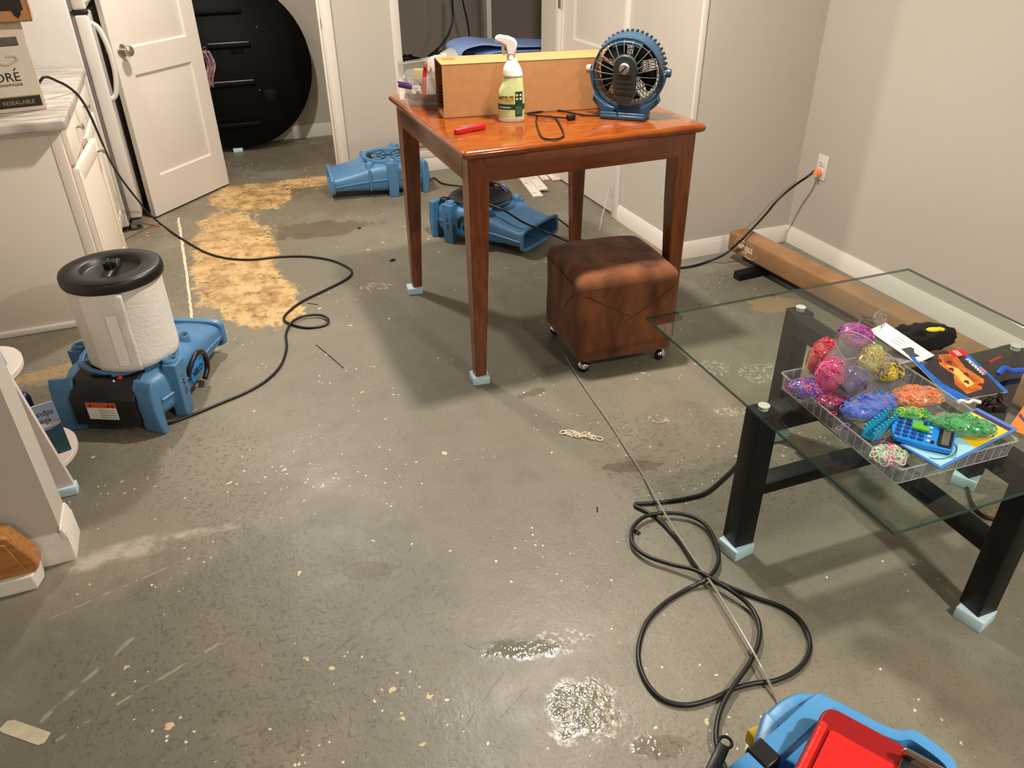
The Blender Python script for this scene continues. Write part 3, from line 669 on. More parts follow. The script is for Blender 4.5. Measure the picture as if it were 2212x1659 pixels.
for sx in (-1, 1):
    for sy in (-1, 1):
        ox, oy = sx*(hx - ins), sy*(hy - ins); rings = []
        for z, wd in ((.033, LB), (.62, LT*.95), (.76, LT), (TZ - .033, LT)):
            xs = sorted((ox, ox - sx*wd)); ys = sorted((oy, oy - sy*wd)); c = .004
            rings.append([(xs[0] + c, ys[0], z), (xs[1] - c, ys[0], z), (xs[1], ys[0] + c, z), (xs[1], ys[1] - c, z), (xs[1] - c, ys[1], z), (xs[0] + c, ys[1], z), (xs[0], ys[1] - c, z), (xs[0], ys[0] + c, z)])
        obj('leg', G().loft(rings), M_leg, tb, smooth=20)
        if (sx, sy) != (9, 9):
            nm = {(-1, -1): 'the front left leg', (-1, 1): 'the back left leg', (1, -1): 'the front right leg', (1, 1): 'the back right leg'}[(sx, sy)]
            cx, cy = tb.location.x + ox - sx*LB/2, tb.location.y + oy - sy*LB/2
            if (sx, sy) == (-1, 1): cx -= .012
            if (sx, sy) == (1, -1): cx -= .018; cy += .02
            tag(obj('foam_block', G().bbox(-.034, .034, -.034, .034, 0, .033, b=.003), M_foam, loc=(cx, cy, 0), rot=(0, 0, .1*sx)), 'pale blue foam block under %s of the wooden table' % nm, 'foam block', 'foam blocks under furniture')

# long cardboard box, open at the left end
bl = F(960, 257, TZ)
cbx = thing('cardboard_box', 'long brown cardboard box lying open ended on the wooden table', 'box', (bl.x, bl.y, TZ + .001), math.radians(-8.5))
LX, DY, HZ = .74, .185, .19
g = G()
for q in ((0, LX, 0, .004, 0, HZ), (0, LX, DY - .004, DY, 0, HZ), (0, LX, 0, DY, 0, .004), (0, LX, 0, DY, HZ - .004, HZ), (LX - .004, LX, 0, DY, 0, HZ)): g.box(*q)
obj('carton', g, M_card, cbx, smooth=0)
obj('inner_lining', G().box(.003, .55, .0042, .0048, .0042, HZ - .0042).box(.003, .55, DY - .0048, DY - .0042, .0042, HZ - .0042).box(.54, .55, .005, DY - .005, .005, HZ - .005), M_cardin, cbx)
obj('end_flap', G().box(.006, .05, .02, DY - .006, .006, .008), M_cardin, cbx)
g = G()
for k in range(6): g.box(.012, .06 + .012*(k % 2), DY - .0056, DY - .005, .02 + k*.012, .027 + k*.012)
for z in (.02, .09): g.box(.085, .15, DY - .0056, DY - .005, z, z + .003)
for x in (.085, .147): g.box(x, x + .003, DY - .0056, DY - .005, .02, .093)
obj('printed_panel', g, M_ink, cbx)
obj('tape_patch', G().box(.02, .07, .10, .145, HZ, HZ + .0008), mat('brown_tape', C(166, 120, 78), .3), cbx)
obj('dent', G().prism([(.255, .11), (.31, .135), (.31, .139), (.255, .113)], 0, .0006, RX(PI/2)), mat('pale_crease', C(206, 164, 118), .7), cbx)

# clear plastic bin with zip bag
M_frost = clear_mat('frosted_clear_plastic', (.93, .93, .92, 1), 1, .25, milk=.22); M_film = clear_mat('clear_film', (.97, .97, .97, 1), 1.4, .08, milk=.06, bump=.5, bump_s=30)
q = (F(868, 214, TZ) + F(903, 236, TZ))/2
bn = thing('plastic_bin', 'clear plastic bin holding a zip bag and craft things on the table', 'bin', (.895, 3.19, TZ + .001), math.radians(-22))
def rect_ring(hw, hd, z, r=.015): return rr(hw, hd, z, r)
rings = [rect_ring(.06, .075, 0), rect_ring(.063, .078, .004), rect_ring(.072, .088, .105), rect_ring(.078, .094, .107), rect_ring(.078, .094, .112), rect_ring(.07, .086, .110), rect_ring(.06, .075, .006)]
obj('tub', G().loft(rings), M_frost, bn)
Mz = T(-.02, -.03, .015)
def bagf(u, v):
    return ((u - .5)*.20, .03*math.sin(v*2.5 + u*3) + .006*noise.noise(Vector((u*5, v*5, 2))), .02 + v*.15 + .04*(u - .3)*v)
bgm = obj('zip_bag', G().grid(bagf, 20, 20).grid(lambda u, v: (lambda p: (p[0], p[1] + .018*math.sin(v*PI), p[2]))(bagf(u, v)), 20, 20), mat('milky_bag', C(238, 238, 230), .35, alpha=.42), bn, loc=(-.0, -.045, .0))
zp = G().tube([Vector(bagf(u/10, .93)) + Vector((0, .004, 0)) for u in range(11)], .0022, 6); obj('zip_strip', zp, mat('pale_green_zip', C(196, 226, 196), .4), bgm)
pk = obj('purple_clip', G().bbox(-.035, .02, -.008, .004, 0, .018, b=.003).bbox(-.04, .012, -.004, .0, .016, .022, b=.001), mat('purple_plastic', C(84, 40, 110), .4), bn, loc=(-.06, -.098, .072), rot=(0, .15, -.2))
pts = [(-.0, 0, .0), (.006, 0, .07), (.014, 0, .115), (.024, 0, .128), (.034, 0, .118), (.032, 0, .095)]
obj('red_handle', G().tube(pts, .0075, 8, sub=5), M_red, bn, loc=(.0, -.055, .03), rot=(.0, 0, .3))
obj('white_packet', G().bbox(-.045, .05, -.006, .006, 0, .145, b=.004), M_paper, bn, loc=(.045, -.035, .02), rot=(.05, .12, .35))
obj('red_print', G().bbox(0, .045, -.0075, -.006, .05, .08, b=.0005), M_red, bn, loc=(.045, -.035, .02), rot=(.05, .12, .35))
obj('yellow_packet', G().bbox(-.03, .03, -.008, .008, 0, .11, b=.004), mat('yellow_packet', C(220, 190, 110), .5), bn, loc=(-.01, .01, .02), rot=(.1, 0, -.1))
obj('black_tool', G().bbox(-.02, .075, -.018, .012, 0, .03, b=.01), M_blackp, bn, loc=(.01, -.045, .01))
obj('pale_parts', blob_g((-.03, -.02, .045), .045, (1, 1, .7), 5, .25), mat('pale_grey_parts', C(180, 172, 160), .6, noise_s=60, noise_a=.3), bn)
obj('crumpled_paper', blob_g((.05, .05, .13), .045, (1, .6, .8), 8, .4, 5), M_paper, bn)

# spray bottle
bo = F(1108, 262, TZ)
sb = thing('spray_bottle', 'white and green spray bottle standing on the wooden table', 'spray bottle', (bo.x, bo.y + .015, TZ + .0005), math.radians(-24))
M_bot = mat('pale_green_bottle', C(206, 222, 160), .3, spec=.5); M_wpl = mat('white_plastic', C(240, 236, 226), .35)
def oval(hw, hd, z, cx=0, e=2.6, n=36): return [(cx + hw*math.copysign(abs(math.cos(a))**(2/e), math.cos(a)), hd*math.copysign(abs(math.sin(a))**(2/e), math.sin(a)), z) for a in [2*PI*i/n for i in range(n)]]
obj('base', G().loft([oval(.046, .031, 0), oval(.049, .034, .004), oval(.049, .034, .014)]), M_wpl, sb)
secs = [(.049, .034, .014, 0), (.0485, .0335, .08, 0), (.047, .033, .105, 0), (.041, .031, .125, .004), (.036, .029, .145, .007), (.035, .028, .165, .006), (.031, .026, .185, .004), (.022, .02, .202, .003), (.0145, .0145, .212, .002)]
obj('bottle', G().loft([oval(a, b, z, c) for a, b, z, c in secs]), M_bot, sb)
obj('white_shoulder', G().loft([oval(a + .0006, b + .0006, z, c) for a, b, z, c in ((.036, .029, .160, .0063), (.0335, .0273, .175, .005), (.031, .026, .185, .004), (.022, .02, .202, .003), (.0145, .0145, .213, .002))], False), M_wpl, sb)
obj('neck_collar', G().lathe([(.014, .21), (.017, .212), (.017, .228), (.014, .232)], 24, T(.002, 0, 0), cap1=True), M_wpl, sb)
head = [(-.012, .229), (.014, .229), (.017, .243), (.020, .262), (.012, .276), (-.008, .284), (-.034, .288), (-.046, .284), (-.047, .272), (-.030, .266), (-.016, .258), (-.012, .243)]
head = [(.002 + (x - .002)*1.18, .229 + (z - .229)*1.1) for x, z in head]
g = G().prism(head, -.017, .017, RX(PI/2)); obj('sprayer_head', g, M_wpl, sb, bevel=.005)
obj('trigger', G().tube([(-.018, 0, .264), (-.026, 0, .255), (-.027, 0, .242), (-.022, 0, .228)], .0055, 8, sub=4), M_wpl, sb)
obj('nozzle', G().bbox(-.056, -.044, -.008, .008, .270, .286, b=.002), M_wpl, sb)
M_dg = mat('dark_green_print', C(18, 66, 40), .4)
Mf = T(0, -.0336, 0) @ RX(PI/2)
gb = obj('green_band', G().loft([oval(.0491, .0341, .045), oval(.049, .034, .064)], False, False), M_dg, sb)
g = G().prism([(.018, .018), (.043, .018), (.043, .12), (.018, .12)], 0, .0012); 
def wrap(me_g, off=.0007):   # press a flat drawing (x, z) onto the front of the bottle
    out = G(); 
    for v in me_g.v:
        x = max(-.0475, min(.0475, v[0])); e = 2.6; yy = -.0338*(max(0, 1 - abs(x/.0489)**e))**(1/e) - off
        out.v.append((x, yy, v[1]))
    out.f = me_g.f; out.m = me_g.m; return out
def sheet(x0, x1, z0, z1, n=8): return G().grid(lambda u, v: (x0 + (x1 - x0)*u, z0 + (z1 - z0)*v, 0), n, 2)
pnl = obj('green_panel', wrap(sheet(.016, .042, .022, .108), .001), M_dg, sb)
for k in range(4):
    cx, cz = .0225 + .013*(k % 2), .096 - .013*(k//2)
    g = G(); n = 14; g.add([(cx + .0045*math.cos(2*PI*i/n), cz + .0045*math.sin(2*PI*i/n), 0) for i in range(n)], [tuple(range(n))]); obj('round_icon', wrap(g, .0016), mat('pale_icon', C(220, 214, 170), .5), pnl)
g = G()
for k in range(5): g = g; sheetg = sheet(.019, .039, .03 + k*.006, .0318 + k*.006, 4); g.add(sheetg.v, sheetg.f)
obj('small_print', wrap(g, .0016), mat('pale_green_ink', C(120, 160, 130), .5), pnl)
def btext(s, size, m, x, z, bold=False, align='LEFT'):
    o = text('lettering', s, size, m, sb, Matrix(), .0001, align, bold); me = o.data
    for v in me.vertices:
        x_, z_ = v.co.x + x, v.co.y + z; x_ = max(-.0475, min(.0475, x_)); e = 2.6
        v.co = (x_, -.0338*(max(0, 1 - abs(x_/.0489)**e))**(1/e) - .0016 - v.co.z, z_)
    return o
obj('logo_shadow', wrap(sheet(-.044, .010, .0795, .092)), M_ink, sb)
btext('OdoBan', .0165, M_yellow, -.0445, .0805, True)
btext('Disinfectant', .0085, M_paper, -.042, .051, True)
btext('Multi-Purpose', .0055, M_ink, -.028, .163); btext('Concentrate', .0055, M_ink, -.027, .156)
g = G()
for k, w_ in enumerate((.03, .024, .028, .02)): t_ = sheet(-.036, -.036 + w_, .02 + k*.006, .0215 + k*.006, 4); g.add(t_.v, t_.f)
obj('small_print', wrap(g), M_grey, sb)

# red utility knife
q0, q1 = F(982, 291, TZ), F(1046, 278, TZ); mid = (q0 + q1)/2; an = math.atan2(q1.y - q0.y, q1.x - q0.x)
kn = thing('utility_knife', 'red utility knife with grey grip lying on the wooden table', 'knife', (mid.x, mid.y, TZ + .0005), an)
hl = .068
prof = [(-hl, -.008), (-hl + .012, -.013), (0, -.012), (hl - .02, -.014), (hl, -.009), (hl + .002, .004), (hl - .012, .012), (0, .014), (-hl + .014, .010), (-hl, .004)]
obj('body', G().prism(prof, 0, .02), M_red, kn, bevel=.005)
obj('grip', G().prism([(-.045, .001), (-.02, -.005), (.03, -.004), (.04, .002), (.02, .007), (-.03, .008)], .0195, .0215), M_gband, kn, bevel=.001)

# desk fan seen from behind
fb = (F(1295, 252, TZ) + F(1424, 262, TZ))/2
fn = thing('desk_fan', 'blue and black desk fan seen from behind on the wooden table', 'fan', (1.515, 2.635, TZ + .0005), math.radians(-42))
# local: fan faces +y (away from the camera), x to the right
M_fblue = mat('steel_blue_plastic', C(48, 78, 104), .32); M_fdark = mat('dark_slate_plastic', C(58, 74, 76), .4)
FR, FZ = .125, .163; tilt = math.radians(9)
def tl(M): return T(0, 0, FZ) @ RX(tilt) @ M
obj('base', G().bbox(-.085, .085, -.062, .05, 0, .018, b=.006).bbox(-.085, .085, -.06, -.05, .006, .026, b=.003), M_fblue, fn)
yk = []
for s in (-1, 1):
    pass
outer = [(math.cos(a), math.sin(a)) for a in [PI - .0 - (PI*k/28) for k in range(29)]]
def yoke_ring(a):
    # half ring below the fan: angle a from -x through -z to +x
    ro, ri = .142, .131
    wd = .016 + .022*max(0, math.sin(a))**2
    ca, sa = -math.cos(a), -math.sin(a)
    flat = lambda r, y: (r*ca, y, max(.012, FZ + r*sa))
    return [flat(ri, -wd), flat(ro + (.02 if .6 < a < 2.54 else 0), -wd), flat(ro + (.02 if .6 < a < 2.54 else 0), wd), flat(ri, wd)]
obj('yoke', G().loft([yoke_ring(PI*k/32) for k in range(33)]), M_fblue, fn, bevel=.003)
g = G().prism([(-.125, .085), (-.083, .012), (.083, .012), (.125, .085), (.07, .045), (0, .032), (-.07, .045)], -.006, .006, T(0, -.03, 0) @ RX(PI/2))
obj('yoke_web', g, M_fblue, fn, bevel=.003)
for s in (-1, 1):
    g = G(); g.lathe([(.0001, 0), (.014, 0), (.016, .004), (.014, .016), (.0001, .018)], 18, T(s*.141, 0, FZ) @ RY(s*PI/2)); obj('tilt_knob', g, M_grey if s < 0 else M_fblue, fn)
# housing ring (short tube around y axis) with toothed front edge
Mr = tl(RX(-PI/2))
obj('housing_ring', G().lathe([(FR - .006, -.03), (FR, -.034), (FR + .003, -.02), (FR + .004, .035), (FR, .04), (FR - .004, .035), (FR - .006, -.03)], 60, Mr), M_fblue, fn)
g = G()
for k in range(44):
    a = 2*PI*k/44; g.add(*(lambda q: (q.v, q.f))(G().sphere((0, 0, 0), .0062, 8, 6)), M=Mr @ T((FR + .004)*math.cos(a), (FR + .004)*math.sin(a), .046))
obj('front_beads', g, mat('dark_blue_plastic', C(26, 48, 74), .35), fn)
g = G()
for k in range(48):      # crossed front guard bars
    a = 2*PI*k/48; tw = .55
    for s in (-1, 1):
        pts = [Mr @ Vector((r*math.cos(a + s*tw*(1 - r/FR)), r*math.sin(a + s*tw*(1 - r/FR)), .045 + .018*(1 - (r/FR)**2))) for r in (.035, .06, .085, .108, FR)]
        g.tube(pts, .0013, 4)
for r in (.036, .062, .09): g.torus(r, .0015, 40, 5, Mr @ T(0, 0, .046 + .018*(1 - (r/FR)**2)))
obj('front_guard', g, M_blackm, fn)
g = G(); g.lathe([(.0001, .035), (.038, .035), (.038, .062), (.0001, .064)], 24, Mr); obj('front_cap', g, M_blackp, fn)
g = G()
for k in range(5):       # blades at rest
    a0 = 2*PI*k/5 + .35
    def blade(u, v, a0=a0): 
        r = .03 + .078*v; a = a0 + (u - .5)*(.55 + .5*v); return (r*math.cos(a), r*math.sin(a), .012 + (u - .5)*.03)
    g.grid(blade, 8, 6, Mr)
o = obj('blades', g, M_blackp, fn, fix=False); o.modifiers.new('solid', 'SOLIDIFY').thickness = .002
g = G()
for k in range(22):      # rear guard spokes bulging to the rear
    a = 2*PI*k/22 + .06
    g.tube([Mr @ Vector((r*math.cos(a), r*math.sin(a), z)) for r, z in ((FR - .002, -.03), (.108, -.04), (.085, -.047), (.04, -.052))], .0016, 5)
for r, z in ((.113, -.038),): g.torus(r, .0014, 48, 5, Mr @ T(0, 0, z))
obj('rear_guard', g, mat('slate_grey_wire', C(112, 126, 126), .35), fn)
obj('motor', G().lathe([(.0001, -.05), (.04, -.05), (.04, -.005), (.03, .012), (.0001, .014)], 28, Mr), M_blackp, fn)
# handle band on the top rear rim
hb = [Mr @ Vector((.121*math.cos(a), .121*math.sin(a), -.034)) for a in [PI/2 + .5 - k*.1 for k in range(11)]]
g = G().loft([[tuple(Mr @ Vector((r*math.cos(a), r*math.sin(a), z))) for r, z in ((.106, -.04), (FR + .002, -.036), (FR + .002, -.02), (.106, -.026))] for a in [-PI/2 - .55 + k*.1 for k in range(12)]])
Mback = tl(RX(PI/2))
rh = lambda z: [tuple(Mback @ Vector((x, y, z))) for x, y in [(.042*math.cos(a), .036 + .038*math.sin(a)) for a in [PI*k/10 for k in range(11)]] + [(.042*math.cos(a), -.064 + .03*math.sin(a)) for a in [PI + PI*k/10 for k in range(11)]]]
obj('control_housing', G().loft([rh(.045), rh(.06), rh(.064)]), M_fdark, fn, bevel=.003)
top_arc = [[tuple(Mback @ Vector((r*math.cos(a), r*math.sin(a), z))) for r, z in ((.104, .04), (FR + .003, .03), (FR + .003, .02), (.104, .03))] for a in [PI/2 + .5 - k*.083 for k in range(13)]]
obj('handle_band', G().loft(top_arc), M_fblue, fn)
g = G(); g.lathe([(.0001, .064), (.0185, .064), (.0175, .078), (.0001, .079)], 24, Mback @ T(0, .03, 0)); dk = obj('speed_knob', g, M_grey, fn)
obj('pointer', G().box(-.015, .015, -.0022, .0022, .079, .0805, Mback @ T(0, .03, 0) @ RZ(.9)), M_blackp, dk)
vn = obj('vent_frame', G().box(-.03, .03, -.07, .004, .064, .0655, Mback), M_blackp, fn)
g = G()
for k in range(15): g.box(-.028 + k*.004, -.026 + k*.004, -.066, .002, .0655, .067, Mback)
for zz in (-.016, -.034, -.052): g.box(-.03, .03, zz - .0035, zz + .0035, .0655, .0675, Mback)
obj('vent_slats', g, M_fdark, vn)
fc = [F(1345, 228, TZ + .04), F(1330, 240, TZ + .015), F(1300, 250, TZ + .006), F(1270, 250, TZ + .006), F(1240, 245, TZ + .005), F(1212, 241, TZ + .005), F(1190, 247, TZ + .005), F(1212, 243, TZ + .008), F(1235, 252, TZ + .005)]
g = G().tube([F(1333, 233, TZ + .045), F(1322, 242, TZ + .02), F(1300, 249, TZ + .006), F(1265, 249, TZ + .005), F(1230, 243, TZ + .005), F(1200, 238, TZ + .005), F(1150, 243, TZ + .005), F(1140, 246, TZ + .005), F(1160, 250, TZ + .005), F(1158, 262, TZ + .005), F(1170, 295, TZ + .005), F(1195, 301, TZ + .005), F(1217, 293, TZ + .005), F(1210, 270, TZ + .005), F(1195, 252, TZ + .006), F(1160, 250, TZ + .011), F(1200, 253, TZ + .008), F(1225, 255, TZ + .008)], .0032, 6, sub=6)
fcrd = tag(obj('fan_cord', g, M_cord), 'black flat cord with plug looped on the wooden table', 'cord')
pq = F(1233, 254, TZ + .009); g = G().bbox(-.016, .016, -.011, .011, -.008, .01, b=.004); obj('plug', g, M_blackp, fcrd, loc=pq, rot=(0, 0, .15))
g = G().box(.016, .034, -.008, -.006, -.001, .005).box(.016, .034, .006, .008, -.001, .005).cyl((.016, 0, -.003), (.034, 0, -.003), .002, n=8); obj('prong', g, M_chrome, fcrd, loc=pq, rot=(0, 0, .15))

# ================================================================== OTTOMAN
M_suede = mat('brown_suede', C(132, 82, 50), .85, noise_s=7, col2=C(78, 44, 24), stretch=(1.5, 1.5, .6), bump=.12, bump_s=60, sheen=.15, spec=.2)
ot = thing('ottoman', 'brown suede cube ottoman on casters under the wooden table', 'ottoman', (1.426, 2.518, 0), math.radians(-5))
hs = .212
bm = bmesh.new(); bmesh.ops.create_cube(bm, size=1)
bmesh.ops.subdivide_edges(bm, edges=bm.edges[:], cuts=13, use_grid_fill=True)
for v in bm.verts:
    p = v.co*2; x, y, z = p
    k = .045; cl = lambda t: max(-1 + k*4.4, min(1 - k*4.4, t))
    c = Vector((cl(x), cl(y), cl(z))); d = Vector(p) - c
    if d.length > 1e-6: p = c + d.normalized()*min(d.length, k*4.4)
    puff = 1 + .035*max(0, p.z)*(1 - .5*(x*x + y*y))
    v.co = Vector((p.x*hs*(1 - .015*(1 - z*z)), p.y*hs*(1 - .015*(1 - z*z)), .052 + (p.z + 1)/2*.36*(1 if p.z < .9 else puff)))
    v.co += Vector((noise.noise(v.co*7), noise.noise(v.co*7 + Vector((5, 0, 0))), noise.noise(v.co*7 + Vector((0, 9, 0)))))*.004
me = bpy.data.meshes.new('cushion'); bm.to_mesh(me); bm.free(); me.materials.append(M_suede)
for p in me.polygons: p.use_smooth = True
obj('cushion', me, None, ot, sub=1)
M_seam = mat('dark_seam', C(70, 40, 24), .8)
yf = -hs - .001
def seamline(pts): return obj('seam', G().tube(pts, .0016, 5, sub=3), M_seam, ot)
seamline([(-hs*.97, yf*.985, .378), (-.1, yf*.99, .380), (.1, yf*.99, .378), (hs*.90, yf*.985, .376)])
seamline([(-hs*.93, yf, .365), (-.08, yf + .003, .29), (.0, yf + .003, .245)]); seamline([(hs*.88, yf, .355), (.08, yf + .003, .28), (-.02, yf + .003, .225)])
seamline([(-hs*1.0, -hs*.95, .37), (-hs*.995, 0, .372), (-hs*1.0, hs*.95, .37)])
seamline([(-hs, -hs*.9, .36), (-hs*.99, -.1, .30), (-hs*.985, -.02, .2)])
for sx in (-1, 1):
    for sy in (-1, 1):
        cx, cy = sx*(hs - .045), sy*(hs - .045)
        c_ = obj('caster', G().lathe([(.0001, -.008), (.021, -.008), (.023, -.004), (.023, .004), (.021, .008), (.0001, .008)], 20, T(cx, cy, .023) @ RZ(.4*sx) @ RX(PI/2)), M_blackp, ot)
        obj('caster_hood', G().lathe([(.0001, .0245), (.013, .0235), (.0215, .013)], 16, T(cx, cy, .026) @ RZ(.4*sx) @ RX(.5)), M_chrome, c_)

# ================================================================== BALANCE BEAM
M_beam = mat('tan_suede', C(152, 114, 76), .85, noise_s=9, noise_a=.14, bump=.06, bump_s=80, sheen=.1, spec=.2)
bm_ = thing('balance_beam', 'tan suede floor balance beam with black feet beside the right wall', 'balance beam', (2.505, 3.115, 0), math.radians(2.5))
obj('beam', G().bbox(-.056, .056, -2.4, 0, .058, .160, b=.012, seg=3), M_beam, bm_)
obj('under_rail', G().bbox(-.03, .03, -2.3, -.1, .03, .06, b=.002), M_blackm, bm_)
for yy in (-.235, -2.15):
    f_ = obj('foot_tube', G().bbox(-.17, .13, yy - .025, yy + .025, 0, .04, b=.004), M_blackm, bm_)
    obj('end_recess', G().box(-.1706, -.1695, yy - .018, yy + .018, .007, .033), M_dark, f_)
Ml = T(-.0565, -.145, .098) @ RZ(-PI/2) @ RX(PI/2); M_cream = mat('cream_print', C(226, 214, 190), .6)
text('lettering', 'NIMBLE', .036, M_cream, bm_, Ml @ T(-.062, .0, 0), .0004, bold=True, xs=.92); text('lettering', 'SPORTS', .011, M_cream, bm_, Ml @ T(-.03, -.014, 0), .0004)
g = G().tube([Ml @ Vector((-.07 + .03 + .05*math.cos(a), .018 + .028*math.sin(a), 0)) for a in [PI + .3 - k*.19 for k in range(14)]], .0011, 5)
g.tube([Ml @ Vector((.03 + .05*math.cos(a), .0 + .03*math.sin(a), 0)) for a in [-2.2 + k*.19 for k in range(13)]], .0011, 5)
obj('logo_arc', g, M_cream, bm_)

# ================================================================== WHITE TRIM BOARDS on the hall floor
M_mdf = mat('raw_wood_edge', C(206, 170, 140), .7)
for i, (u0, v0, u1, v1, wd, dz, lb) in enumerate(((1106, 352, 1163, 424, .065, 0, 'longest white trim board lying flat on the hall floor, leftmost of the pile'), (1124, 350, 1174, 414, .06, .014, 'white trim board lying on top of the leftmost board'), (1143, 350, 1180, 388, .05, .0, 'short white trim board in the middle of the pile'), (1160, 353, 1203, 389, .05, .002, 'rightmost white trim board of the pile nearest the hall door'))):
    a, b_ = F(u0, v0, .008), F(u1, v1, .008); L_ = (b_ - a).length; an = math.atan2(b_.y - a.y, b_.x - a.x)
    t_ = thing('trim_board', lb, 'board', (a.x, a.y, dz), an, 'trim boards on the hall floor')
    obj('board', G().bbox(0, L_, -wd/2, wd/2, 0, .013, b=.003), M_white, t_); obj('cut_end', G().box(L_, L_ + .001, -wd/2 + .003, wd/2 - .003, .002, .011), M_mdf, t_)
    g = G()
    for k in range(3): x = L_*(.35 + .28*k); g.prism([(x, -wd/2 + .005), (x + .03, -wd/2 + .01), (x + .025, .0), (x + .005, -.004)], .013, .0134)
    obj('bare_patch', g, M_mdf, t_)

# ================================================================== AIR MOVERS
M_label = mat('orange_label', C(214, 84, 28), .5); M_sky = mat('sky_blue_label', C(28, 132, 205), .4)
def sq_ring(x, wd, z0, z1, e=5.0, n=44):
    h = (z1 - z0)/2; zc = (z0 + z1)/2
    return [(x, wd/2*math.copysign(abs(math.cos(a))**(2/e), math.cos(a)), zc + h*math.copysign(abs(math.sin(a))**(2/e), math.sin(a))) for a in [2*PI*i/n for i in range(n)]]
def air_mover(label, loc, rotz, blue, top='open', marks=True):
    t = thing('air_mover', label, 'air mover', loc, rotz, 'blue carpet drying air movers')
    S_ = [(-.235, .25, .045, .175), (-.225, .30, .035, .19), (-.19, .35, .028, .205), (-.12, .395, .024, .214), (-.02, .405, .022, .216), (.07, .395, .024, .208), (.14, .37, .03, .188), (.22, .348, .036, .165), (.31, .340, .038, .144), (.345, .338, .038, .140)]
    g = G().loft([sq_ring(*q, e=4.2) for q in S_], True, False)
    # rim lip and throat return
    g.loft([sq_ring(.345, .338, .038, .140, 6), sq_ring(.348, .356, .029, .149, 6), sq_ring(.368, .362, .026, .152, 6), sq_ring(.371, .35, .032, .146, 6), sq_ring(.365, .326, .044, .134, 6), sq_ring(.24, .30, .05, .13, 6)], False, False)
    obj('housing', g, blue, t, smooth=45)
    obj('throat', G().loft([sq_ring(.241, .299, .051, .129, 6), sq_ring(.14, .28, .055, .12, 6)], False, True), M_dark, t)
    # inlet
    obj('inlet_ring', G().lathe([(.150, .196), (.168, .205), (.166, .222), (.158, .226), (.148, .222), (.143, .205)], 48, T(-.03, 0, 0)), blue, t)
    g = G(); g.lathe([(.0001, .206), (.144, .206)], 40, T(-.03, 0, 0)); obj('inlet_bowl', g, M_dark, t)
    g = G()
    for r in ((.02, .04, .06, .08, .1, .12) if top != 'open' else (.03, .075, .12)): g.torus(r, .0018, 40, 5, T(-.03, 0, .216))
    for k in range(8): a = PI*k/4 + .2; g.cyl((-.03, 0, .216), (-.03 + .148*math.cos(a), .148*math.sin(a), .216), .002, n=6)
    obj('inlet_grille', g, M_blackm, t)
    if top == 'cover':
        g = G().lathe([(.168, .222), (.175, .23), (.16, .238), (.12, .243), (.118, .240), (.03, .236), (.0001, .236)], 44, T(-.03, 0, 0)); cvr = obj('black_inlet_cover', g, M_blackp, t)
        g = G()
        for r in (.03, .045, .06, .075, .09, .105): g.torus(r, .0035, 44, 6, T(-.03, 0, .239))
        obj('cover_rings', g, M_blackm, cvr)
        obj('carry_strap', G().tube([(-.17, .07, .225), (-.10, .10, .262), (.0, .12, .268), (.09, .09, .235)], .008, 8, sub=5), M_blackp, t)
        obj('black_knob', G().bbox(-.09, -.045, .135, .165, .225, .262, b=.008), M_blackp, t); obj('black_knob', G().bbox(-.2, -.15, -.16, -.12, .20, .228, b=.008), M_blackp, t)
    # moulded seam ridge and stiffening ribs on the flanks
    for s in (-1, 1):
        pts = [(x, s*(wd/2 + .001), (z0 + z1)/2 - .005) for x, wd, z0, z1 in S_[2:]]
        obj('seam_ridge', G().tube(pts, .006, 6, sub=3), blue, t)
        for x, wd, z0, z1 in ((.1, .382, .05, .19), (.2, .348, .06, .16)):
            obj('boss', G().lathe([(.010, 0), (.010, .02), (.006, .022), (.0001, .022)], 14, T(x, s*(wd/2 - .014), (z0 + z1)/2)), blue, t)
    # four posts with ring tops
    for s in (-1, 1):
        obj('stacking_ring', G().lathe([(.014, .19), (.026, .19), (.027, .222), (.023, .226), (.018, .222), (.014, .19)], 22, T(.115, s*.135, -.012)), blue, t)
    for s, x in ((-1, -.10), (1, -.02)):
        if 1:
            y = s*.203; g = G()
            g.loft([[(x - a, y - s*.03, z), (x + a, y - s*.03, z), (x + a, y + s*b, z), (x - a, y + s*b, z)] for z, a, b in ((0, .028, .012), (.01, .030, .014), (.20, .034, .02), (.222, .034, .02))])
            p = obj('post', g, blue, t, bevel=.004)
            obj('post_ring', G().lathe([(.016, .215), (.026, .215), (.027, .23), (.023, .234), (.018, .23), (.016, .215)], 22, T(x, y - s*.012, 0)), blue, p)
    obj('side_rib', G().bbox(.115, .13, .175, .2, .05, .185, b=.004), blue, t)
    # rear corner fins
    for s in (-1, 1):
        M = T(-.225, s*.150, 0) @ RZ(s*.25)
        poly = [(-.012, .0), (.014, .0), (.014, .205), (-.004, .215), (-.022, .19), (-.03, .11), (-.022, .04)]
        g = G().prism(poly, -.04, .04, M @ RX(PI/2)); p = obj('rear_fin', g, blue, t, bevel=.006)
        obj('fin_rib', G().bbox(.0, .07, s*.005 - .008, s*.005 + .008, .09, .115, M=M, b=.004), blue, p)
    # black control panel at the rear
    poly = [(-.262, .045), (-.262, .150), (-.215, .205), (-.11, .221), (-.11, .06)]
    pn = obj('control_panel', G().prism([(x, z) for x, z in poly], -.118, .118, RX(PI/2)), M_blackp, t, bevel=.004)
    obj('switch_plate', G().bbox(-.20, -.16, -.02, .055, .2085, .2165, b=.002, M=T(0, 0, 0)), M_blackm, pn)
    obj('red_switch', G().bbox(-.212, -.196, -.062, -.048, .205, .2145, b=.003), M_red, pn)
    obj('white_lamp', G().sphere((-.218, -.038, .204), .004, 10, 6), M_paper, pn)
    lb = obj('warning_label', G().box(-.2632, -.262, -.045, .062, .072, .140), M_paper, pn)
